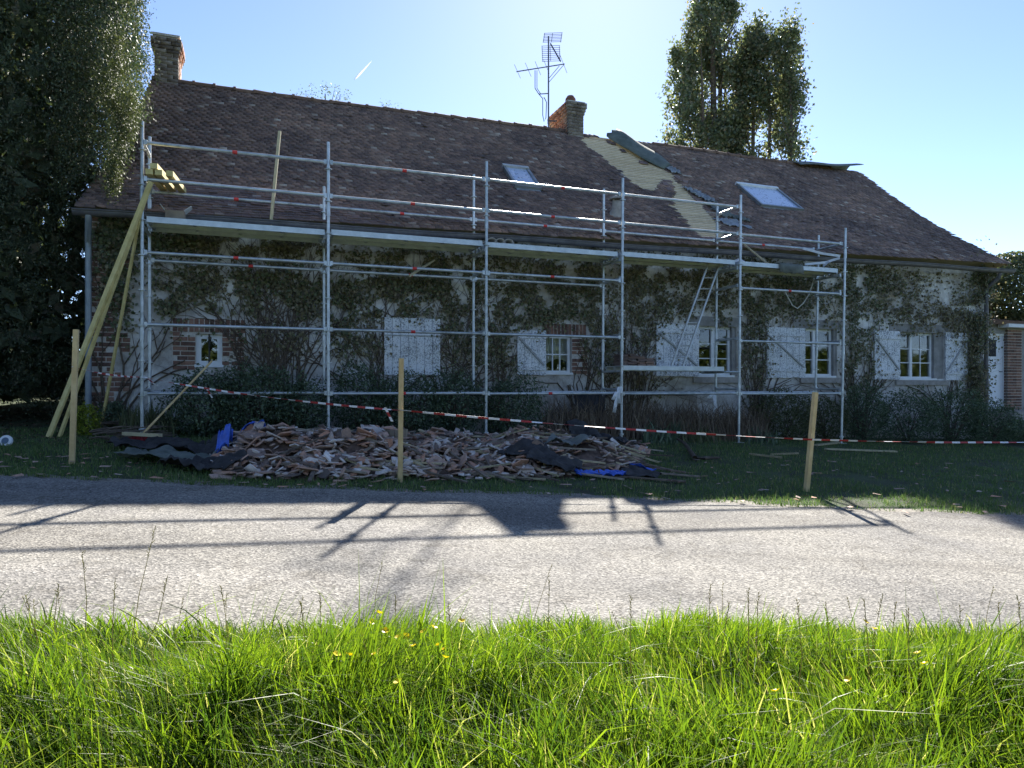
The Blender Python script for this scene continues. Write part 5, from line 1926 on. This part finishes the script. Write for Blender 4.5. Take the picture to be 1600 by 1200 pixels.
        for (px, py, n) in allst[k]:
            u0, z0 = hp(px, py, WW)
            for s in range(int(n * 1.7)):
                u, z = u0 + random.gauss(0, .1), gz(u0, WW)
                ang = random.gauss(math.pi / 2, .25)
                tgt = math.pi / 2 + random.gauss(.25 if k == 1 else 0, .75)
                rad = random.uniform(.008, .022)
                pts, rads = [(u, WW - .02, z)], [rad]
                steps = random.randint(10, 17)
                for i in range(steps):
                    ang += (tgt - ang) * .14 + random.gauss(0, .12)
                    u += math.cos(ang) * .2
                    z += math.sin(ang) * .2
                    if z > rz(u, WW) - .3 or u < U0 or u > U1 or any(o[0] - .12 < u < o[1] + .05 and o[2] - .1 < z < o[3] + .1 for o in OPEN.values()):
                        break
                    pts.append((u, WW - .02 - random.uniform(0, .015), z))
                    rads.append(rad * (1 - .8 * (i + 1) / steps))
                    if i > 3 and random.random() < .5:          # side shoot
                        b, bz, ba = u, z, ang + random.choice((-1, 1)) * random.uniform(.3, .9)
                        bp, brd = [(b, WW - .018, bz)], [rads[-1] * .7]
                        for j in range(random.randint(3, 8)):
                            ba += random.gauss(0, .15)
                            b += math.cos(ba) * .12
                            bz += math.sin(ba) * .12
                            if bz > rz(b, WW) - .3 or any(o[0] - .1 < b < o[1] + .05 and o[2] - .1 < bz < o[3] + .05 for o in OPEN.values()):
                                break
                            bp.append((b, WW - .018, bz))
                            brd.append(max(.002, brd[0] * (1 - j / 9)))
                        if len(bp) > 2:
                            q.path(bp, brd, 4, caps=False)
                if len(pts) > 2:
                    q.path(pts, rads, 5, caps=False)
        q.build('stem', 'vine_stem', t)
    # ivy mound over the annexe roof
    base = lean_point(1580, 520, 2.2)
    t = thing('ivy_mound', 'rounded dark ivy mound over the annexe beside the roof end', 'ivy', Vector((base.x, base.y, float(G(base.x, base.y)))), 0)
    n = 16000
    D = sphere_dirs(n)
    c, rr = np.array(lean_point(1584, 452, 2.1)), .5 + .5 * rng.random(n) ** .4
    ns = np.array([mnoise.noise(Vector(tuple(d * 2.4))) + .5 * mnoise.noise(Vector(tuple(d * 6))) for d in D])
    rr = np.minimum(rr * (1 + .16 * ns), 1.0 + .03 * rng.random(n))
    C = c + np.stack([D[:, 0] * 1.15, D[:, 1] * 1.1, D[:, 2] * 1.0], 1) * rr[:, None]
    V, F = leaf_quads(C, rng.uniform(.05, .1, n), .8, D, .8)
    np_obj('foliage', V, F, 'ivy_green', t, rng.random(n), kind='stuff')
    q = MB()
    for k in range(6):
        b = Vector((base.x + random.gauss(0, .2), base.y, float(G(base.x, base.y))))
        q.path([b, b + Vector((.1, .1, 1.5)), Vector(c) + Vector((random.gauss(0, .4), random.gauss(0, .3), .2))], [.03, .025, .01], 6)
    q.build('stem', 'vine_stem', t)
make_ivy()

# ------------------------------------------------------------------ trees
def clumps(centers, sizes, per, leaf, mat, parent, up=.8, aspect=.5, squash=(1, 1, 1), nm='foliage'):
    C = np.repeat(centers, per, 0)
    S = np.repeat(sizes, per)[:, None] * np.array(squash)
    C = C + rng.normal(size=C.shape) * S
    n = len(C)
    tone = np.clip(np.repeat(rng.random(len(centers)), per) * .55 + rng.random(n) * .45, 0, .999)
    V, F = leaf_quads(C, leaf * rng.uniform(.6, 1.3, n), aspect, None, 1.0, (0, 0, 1), up)
    return np_obj(nm, V, F, mat, parent, tone, kind='stuff')

def make_conifers():
    def conifer(label, cx, cy, prof, n, per, leaf):
        gzv = float(G(cx, cy))
        t = thing('conifer_tree', label, 'tree', (cx, cy, gzv), 0, 'dark conifers at the left')
        zs_ = np.array([p[0] for p in prof])
        rs = np.array([p[1] for p in prof])
        C, S = [], []
        while len(C) < n:
            z = rng.uniform(zs_[0], zs_[-1])
            r0 = np.interp(z, zs_, rs)
            if rng.random() > r0 / rs.max():
                continue
            a = rng.uniform(0, 2 * math.pi)
            bul = 1 + .09 * mnoise.noise(Vector((math.cos(a) * 2, math.sin(a) * 2, z * .45))) + .07 * mnoise.noise(Vector((math.cos(a) * 5, math.sin(a) * 5, z * 1.3)))
            r = r0 * bul * (.55 + .45 * rng.random() ** .35)
            x, y = cx + math.cos(a) * r, cy + math.sin(a) * r
            # keep clear of the house
            du, dw = (x - OX) * CT + (y - OY) * ST, -(x - OX) * ST + (y - OY) * CT
            zr = z + gzv - CAMZ
            if du > U0 - .25 and dw > WE - .1 and zr < rz(du, min(dw, WR)) + .35:
                continue
            C.append((x, y, gzv + z))
            S.append(.1)
        clumps(np.array(C), np.array(S), per, leaf, 'conifer', t, 1.4, .36, (1, 1, 1.6))
        ni = 17000                              # coarse filler sprays added to block sky gaps; inner shade put into darker tones
        z = rng.uniform(.3, zs_[-1] * .93, ni)
        r = np.interp(z, zs_, rs) * .84 * np.sqrt(rng.random(ni))
        a = rng.uniform(0, 2 * math.pi, ni)
        CI = np.stack([cx + np.cos(a) * r, cy + np.sin(a) * r, gzv + z], 1)
        ui = (CI[:, 0] - OX) * CT + (CI[:, 1] - OY) * ST
        CI = CI[(ui < U0 - .3) | (CI[:, 2] > 7.5)]
        ni = len(CI)
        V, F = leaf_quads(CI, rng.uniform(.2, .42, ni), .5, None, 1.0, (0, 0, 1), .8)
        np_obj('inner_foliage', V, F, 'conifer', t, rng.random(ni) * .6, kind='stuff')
        q = MB()
        H_ = prof[-1][0]
        q.path([(cx, cy, gzv - .1), (cx + .1, cy, gzv + H_ * .4), (cx, cy + .1, gzv + H_ * .95)], [.34, .24, .04], 10)
        q.build('trunk', 'bark', t, True)
        q = MB()
        for k in range(34):
            z = rng.uniform(.6, H_ * .85)
            a = rng.uniform(0, 6.28)
            r = np.interp(z, zs_, rs) * .75
            if math.cos(a) > .3:
                r *= .5
            q.path([(cx, cy, gzv + z), (cx + math.cos(a) * r * .5, cy + math.sin(a) * r * .5, gzv + z + .3), (cx + math.cos(a) * r, cy + math.sin(a) * r, gzv + z + .9)], [.06, .045, .015], 5)
        q.build('branch', 'bark', t)
        return t
    n = 9000
    x = rng.uniform(-24, -9.5, n)
    C = np.stack([x, 17.5 + rng.normal(size=n) * .6, np.zeros(n)], 1)
    C[:, 2] = G(C[:, 0], C[:, 1]) + 1.9 * rng.random(n) ** 1.2
    V, F = leaf_quads(C, rng.uniform(.12, .26, n), .6)
    o = np_obj('undergrowth', V, F, 'conifer', rnd=rng.random(n), kind='stuff')
    tag(o, 'dark undergrowth in the shade behind the conifers at left', 'undergrowth')
    t = conifer('huge dark conifer crowding the left end of the house', -9.25, 11.4, [(.1, 2.2), (1.2, 2.45), (3.2, 2.5), (5.0, 2.72), (7.5, 2.72), (9.5, 2.6), (12, 2.0), (14.5, .3)], 5600, 72, .05)
    C = []
    while len(C) < 620:
        px, py, d = random.uniform(85, 216), random.uniform(-40, 300), random.uniform(10.3, 11.6)
        if px > 219 - max(0, py - 150) * .34 + 4 * math.sin(py * .09):
            continue
        p = at(px, py, d)
        du, dw = (p.x - OX) * CT + (p.y - OY) * ST, -(p.x - OX) * ST + (p.y - OY) * CT
        if du > U0 - .3 and dw > WE - .15 and p.z - CAMZ < rz(du, min(dw, WR)) + .3:
            continue
        C.append(tuple(p))
    clumps(np.array(C), np.full(len(C), .09), 70, .05, 'conifer', t, 1.4, .45, (1, 1, 1.5), 'dense_spray')
    # the paler sprays that hang towards the roof and catch light
    pts = [(172, 58), (182, 75), (186, 95), (180, 112), (160, 122), (156, 140), (168, 150), (180, 162), (184, 180), (188, 200), (198, 150), (204, 172), (204, 196), (194, 215), (186, 235), (180, 255), (182, 272), (174, 288)]
    C = []
    for (px, py) in pts:
        for k in range(5):
            C.append(tuple(at(px + random.gauss(0, 3), py + random.gauss(0, 5), 9.6 + random.gauss(0, .1))))
    clumps(np.array(C), np.full(len(C), .055), 90, .04, 'conifer_light', t, 1.2, .4, (1, 1, 1.7), 'pale_spray')
    conifer('second dark conifer behind the first at the left edge', -14.2, 15.5, [(.1, 3.4), (3, 3.6), (7, 3.3), (11, 2.6), (15, .4)], 1900, 36, .16)
make_conifers()

def make_poplar():
    Y = 33.0
    cx = (1150 - 800) / FPX * Y
    g = float(G(cx, Y))
    t = thing('poplar_tree', 'tall columnar poplar with backlit leaves behind the right roof', 'tree', (cx, Y, g), 0)
    cols = [(1140, 40, -45, 300, .9, 220), (1176, 36, 0, 300, .2, 190), (1112, 46, -70, 300, 0, 330), (1066, 30, 70, 300, .6, 150), (1088, 34, 10, 300, -.8, 190), (1158, 30, -10, 300, .5, 190), (1196, 42, 15, 300, -.3, 260), (1240, 24, 92, 300, .6, 120), (1130, 40, -60, 120, .8, 130), (1222, 28, 50, 300, -.9, 130)]
    C, S = [], []
    q = MB()
    tr = MB()
    tr.path([(cx - 1, Y, g - .1), (cx - 1, Y, g + 3), (cx - 1, Y, g + 9), ((1112 - 800) / FPX * Y, Y, CAMZ + (HOR + 40) / FPX * Y)], [.45, .36, .22, .05], 10)
    for (px, hw, top, bot, dy, n) in cols:
        x0 = (px - 800) / FPX * Y
        zt = CAMZ + (HOR - top) / FPX * Y
        zb = CAMZ + (HOR - bot) / FPX * Y - 2.5
        R_ = hw / FPX * Y
        k = 0
        while k < n:
            f = rng.random()
            r = R_ * (math.sin(math.pi * min(1, f * .82 + .12)) ** .7)
            a = rng.uniform(0, 6.28)
            rr = r * math.sqrt(rng.random())
            z = zb + (zt - zb) * f
            p = (x0 + math.cos(a) * rr, Y + dy + math.sin(a) * rr * .8, z)
            if mnoise.noise(Vector((p[0] * .8, p[1] * .8, p[2] * .55))) < -.06:
                k += .12
                continue
            C.append(p)
            S.append(rng.uniform(.14, .26))
            k += 1
        pts = [(cx - 1 + (x0 - cx + 1) * .3, Y, g + 3.5), (x0, Y + dy * .6, zb + .5), (x0 + .1, Y + dy, (zb + zt) / 2), (x0, Y + dy, zt - 2.2)]
        q.path(pts, [.16, .12, .08, .02], 6)
        for j in range(12):
            f = rng.uniform(.05, .8)
            z = zb + (zt - zb) * f
            a = rng.uniform(0, 6.28)
            rr = R_ * .7
            q.path([(x0, Y + dy, z), (x0 + math.cos(a) * rr * .6, Y + dy + math.sin(a) * rr * .6, z + .6), (x0 + math.cos(a) * rr, Y + dy + math.sin(a) * rr, z + 1.3)], [.045, .03, .01], 4)
    tr.build('trunk', 'bark', t, True)
    q.build('limb', 'bark', t)
    clumps(np.array(C), np.array(S) * .85, 44, .15, 'poplar_leaf', t, .6, .75, (1, 1, 1.7))
    # tops of trees far behind the ridge
    for (px, top, hw, n, lab) in ((508, 131, 62, 75, 'sparse leafy tree top showing above the left ridge'), (608, 153, 16, 10, 'tiny tree top above the ridge right of the larger one')):
        Y2 = 42.0
        x = (px - 800) / FPX * Y2
        g2 = float(G(x, Y2))
        zt = CAMZ + (HOR - top) / FPX * Y2
        t2 = thing('distant_tree', lab, 'tree', (x, Y2, g2), 0, 'tree tops behind the ridge')
        MB().path([(x, Y2, g2 - .1), (x + .3, Y2, zt * .5), (x, Y2, zt - .6)], [.3, .2, .03], 8).build('trunk', 'bark', t2, True)
        rw = hw / FPX * Y2
        C = []
        qq = MB()
        for k in range(n * 5):
            a = rng.uniform(0, 6.28)
            r = rw * math.sqrt(rng.random())
            f = rng.random()
            z = zt - 5 * f - 1.4 * (r / rw) ** 2 * (1 if hw > 30 else .5) + rng.normal() * .2
            p = (x + math.cos(a) * r, Y2 + math.sin(a) * r, z)
            C.append(p)
            if k % 4 == 0:
                qq.path([(x, Y2, z - 2.2), (x + math.cos(a) * r * .6, Y2 + math.sin(a) * r * .6, z - 1), p], [.05, .03, .008], 4)
        qq.build('limb', 'bark', t2)
        clumps(np.array(C), np.full(len(C), .14), 9, .11, 'far_leaf', t2, .5, .6)
make_poplar()

def make_hedgerow():
    n = 30000
    x = rng.uniform(-45, 135, n)
    h = 8.5 + 2.6 * np.array([mnoise.noise(Vector((a * .12, 0, 1))) for a in x]) + .9 * np.array([mnoise.noise(Vector((a * .6, 3, 1))) for a in x])
    f = rng.random(n) ** .8
    y = -19 + rng.normal(size=n) * 1.1 * (1 - .5 * f)
    z = G(x, y) + h * f
    C = np.stack([x, y, z], 1)
    V, F = leaf_quads(C, rng.uniform(.45, .9, n), .7)
    o = np_obj('hedgerow', V, F, 'hedge_leaf', rnd=rng.random(n), kind='stuff')
    tag(o, 'hedgerow across the field, mirrored in the window panes', 'hedge')
make_hedgerow()

# ------------------------------------------------------------------ grass
def blades(P, Hh, lean_dir, lean_amt, wid, segs=3):
    """curved tapered blades; P (n,3) roots; returns V, F as quads (tip quad collapses to a near point)"""
    n = len(P)
    a = rng.uniform(0, 2 * math.pi, n)
    S = np.stack([np.cos(a), np.sin(a), np.zeros(n)], 1) * wid[:, None]
    L = np.stack([np.cos(lean_dir), np.sin(lean_dir), np.zeros(n)], 1)
    rows = []
    for i in range(segs + 1):
        k = i / segs
        bend = lean_amt * k ** 2
        up = Hh * (k - .42 * np.minimum(lean_amt, 1.3) * k ** 3 * .9)
        c = P + L * (Hh * bend)[:, None]
        c = c + np.stack([np.zeros(n), np.zeros(n), up], 1)
        w = (1 - k) ** .7 * .98 + .02
        rows.append((c - S * w, c + S * w))
    V = np.stack([v for r in rows for v in r], 1).reshape(-1, 3)
    m = 2 * (segs + 1)
    base = (np.arange(n) * m)[:, None]
    F = np.concatenate([base + np.array([2 * i, 2 * i + 1, 2 * i + 3, 2 * i + 2]) for i in range(segs)], 1).reshape(-1, 4)
    return V, F

def make_grass():
    n = 230000
    x = rng.uniform(-6.6, 6.8, n)
    y0 = np.full(n, .55)
    edge = np.array([near_edge(a) for a in x]) + .02 + .05 * rng.normal(size=n)
    y = y0 + (edge - y0) * rng.random(n) ** .8
    keep = (np.abs(x) < .75 * y + .9) | ((np.abs(x) < .75 * y + 3.6) & (rng.random(n) < .7))
    x, y, edge = x[keep], y[keep], edge[keep]
    n = len(x)
    cl = np.array([mnoise.noise(Vector((a * 1.1, b * 1.3, 2.0))) for a, b in zip(x, y)])
    cf = np.array([mnoise.noise(Vector((a * 4.5, b * 4.5, 8.0))) for a, b in zip(x, y)])
    near = np.clip((edge - y) / .8, 0, 1)
    h = (.1 + .2 * near) * (1 + .5 * cl + .42 * cf) * (.4 + .9 * rng.random(n) ** .8)
    tall = rng.random(n) > .985
    h[tall] *= 1.45
    ld = rng.uniform(0, 2 * math.pi, n) * .55 + cl * 2.6 + cf * 1.8 + 2.4
    la = np.abs(rng.normal(size=n)) * .42 + .12
    wid = .0019 + .0045 * rng.random(n) ** 2.2 + .0012 * (cf > .15)
    P = np.stack([x, y, G(x, y) + .0], 1)
    V, F = blades(P, h, ld, la, wid)
    tone = np.clip(0.5 + .42 * cf + .35 * cl + .26 * rng.normal(size=n), 0, .94)
    dry = rng.random(n) > .975
    tone[dry] = .98
    o = np_obj('verge_grass', V, F, 'grass_tall', rnd=np.repeat(tone, 3), smooth=True, kind='stuff')
    tag(o, 'tall bright green backlit grass along the near side of the lane', 'grass')
    # broad docks and arching leaves
    n = 1500
    x = rng.uniform(-3.6, 4.0, n)
    y = rng.uniform(1.2, 3.2, n)
    P = np.stack([x, y, G(x, y)], 1)
    V, F = blades(P, rng.uniform(.22, .4, n), rng.uniform(0, 6.28, n), rng.uniform(.5, 1.5, n), rng.uniform(.003, .0065, n), 5)
    o = np_obj('arching_grass', V, F, 'grass_tall', rnd=np.repeat(rng.uniform(.3, .99, n), 5), smooth=True, kind='stuff')
    tag(o, 'broader arching grass leaves among the verge grass', 'grass')
    # seed stalks
    st = [(243, 822, 196), (128, 860, 130), (92, 912, 88), (262, 900, 200), (180, 905, 178), (345, 915, 340), (858, 905, 850), (986, 930, 986), (1170, 918, 1165), (1185, 925, 1190), (1110, 912, 1106), (1140, 940, 1130), (500, 925, 496), (618, 930, 612), (1290, 940, 1286), (1400, 940, 1396), (1380, 928, 1372), (1350, 935, 1356), (1500, 945, 1496), (1590, 930, 1580), (1560, 940, 1556), (40, 930, 36), (700, 945, 696), (1245, 935, 1240), (470, 940, 480), (1420, 950, 1428)]
    q = MB()
    for (px, py, bx) in st:
        d = random.uniform(2.7, 3.15)
        t_ = at(px, py, d)
        b = at(bx, 980, d - .08)
        b.z = float(G(b.x, b.y))
        m = b.lerp(t_, .55) + Vector((random.gauss(0, .015), 0, .01))
        q.path([b, m, t_], [.0022, .0017, .0008], 4)
        for k in range(9):
            e = m.lerp(t_, .55 + .05 * k)
            q.path([e, e + Vector((random.gauss(0, .007), random.gauss(0, .007), .014))], [.0022, .0008], 3)
    for k in range(40):
        x = random.uniform(-3.2, 3.8)
        y = near_edge(x) - abs(random.gauss(0, .55)) - .05
        b = Vector((x, y, float(G(x, y))))
        hgt = random.uniform(.26, .42)
        t_ = b + Vector((random.gauss(0, .07), random.gauss(0, .05), hgt))
        m = b.lerp(t_, .55) + Vector((random.gauss(0, .01), 0, .015))
        q.path([b, m, t_], [.002, .0014, .0007], 3, caps=False)
        for j in range(4):
            e = m.lerp(t_, .6 + .1 * j)
            q.path([e, e + Vector((random.gauss(0, .006), random.gauss(0, .006), .012))], [.0022, .0008], 3, caps=False)
    o = q.build('grass_stalk', 'grass_seed')
    o['kind'] = 'stuff'
    tag(o, 'thin seed stalks standing above the verge grass', 'grass')
    # short shaded lawn by the house
    n = 110000
    x = rng.uniform(-9, 11, n)
    fe = np.array([far_edge(a) for a in x])
    y = fe + .03 + rng.random(n) ** 1.25 * (4.2 + .28 * (x + 5))
    nz = np.array([mnoise.noise(Vector((a * .9, b * .9, 4.0))) + .6 * mnoise.noise(Vector((a * 3, b * 3, 1.0))) for a, b in zip(x, y)])
    keep = nz > -.22 - .5 * rng.random(n) + .25 * np.exp(-(y - fe) / .12)
    x, y, nz = x[keep], y[keep], nz[keep]
    n = len(x)
    h = rng.uniform(.025, .07, n) * (1 + .5 * nz)
    P = np.stack([x, y, G(x, y)], 1)
    V, F = blades(P, h, rng.uniform(0, 6.28, n), np.abs(rng.normal(size=n)) * .6, rng.uniform(.0025, .006, n), 2)
    o = np_obj('lawn_grass', V, F, 'grass_short', rnd=np.repeat(rng.random(n), 2), kind='stuff')
    tag(o, 'short patchy lawn in the shade between lane and house', 'grass')
    # dead leaves under the conifers
    n = 5000
    x = rng.uniform(-12, -5.2, n)
    y = rng.uniform(8.6, 13, n)
    C = np.stack([x, y, G(x, y) + .015], 1)
    V, F = leaf_quads(C, rng.uniform(.03, .07, n), .5, np.tile(np.array([0, 0, 2.5]), (n, 1)), .6)
    o = np_obj('leaf_litter', V, F, 'dead_leaf', rnd=rng.random(n), kind='stuff')
    tag(o, 'brown leaf litter on the ground below the conifers', 'leaves')

def make_flowers():
    pet = MB()
    for k in range(5):
        a = 2 * math.pi * k / 5
        d, s = Vector((math.cos(a), math.sin(a), .45)), Vector((-math.sin(a), math.cos(a), 0))
        pet.add([(0, 0, 0), d * .008 + s * .006, d * .0125 + s * .004, d * .0125 - s * .004, d * .008 - s * .006], [(0, 1, 2, 3, 4)])
    pm = pet.mesh('flower')
    pm.materials.append(M['petal'])
    fl = [(581, 972), (602, 986), (622, 996), (634, 995), (645, 1010), (662, 987), (678, 981), (685, 1008), (695, 1014), (696, 1028), (583, 1023), (546, 1024), (526, 1023), (622, 1066), (721, 971), (1352, 972), (1367, 983), (1434, 1021), (1445, 1037), (1326, 1062), (592, 958), (1212, 1080)]
    for i, (px, py) in enumerate(fl):
        k, s = (px - 800) / FPX, (HOR - py) / FPX
        d = -(CAMZ - .31) / (s - .04 + .051 * k)
        d = min(d, near_edge(k * 3) - .12)
        p = Vector((k * d, d, CAMZ + s * d))
        g = Vector((p.x + random.gauss(0, .03), p.y + .02, 0))
        g.z = float(G(g.x, g.y))
        lab = 'yellow buttercup in the cluster left of the verge middle' if px < 800 else ['yellow buttercup at the lane edge right of the middle', 'single yellow buttercup in the right half of the verge grass'][int(py > 1000)]
        b = thing('buttercup', lab, 'flower', g, 0, 'buttercups left of the middle' if px < 800 else ('buttercups at the lane edge' if py < 1000 else 'buttercups in the right verge'))
        MB().path([g, g.lerp(p, .5) + Vector((random.gauss(0, .012), 0, 0)), p], [.0015, .0013, .001], 4).build('stem', 'grass_tall', b)
        o = bpy.data.objects.new('flower', pm)
        COL.objects.link(o)
        o.parent = b
        o.location = p - g
        o.rotation_euler = (random.uniform(.1, .7), random.gauss(0, .3), random.uniform(0, 6))
        o.scale = (1.15,) * 3
make_grass()
make_flowers()

# ------------------------------------------------------------------ contrail high up
def make_contrail():
    D = 6000.0
    a, b = at(554, 124, D), at(581, 95, D + 900)
    q = MB()
    n = 10
    q.path([a.lerp(b, k / n) for k in range(n + 1)], [4.0, 9, 10, 10, 9, 8, 7, 5.5, 4, 2.6, 1.0], 10)
    o = q.build('contrail', 'contrail_ice', None, True)
    tag(o, 'short white contrail in the blue sky above the left roof', 'contrail')
make_contrail()
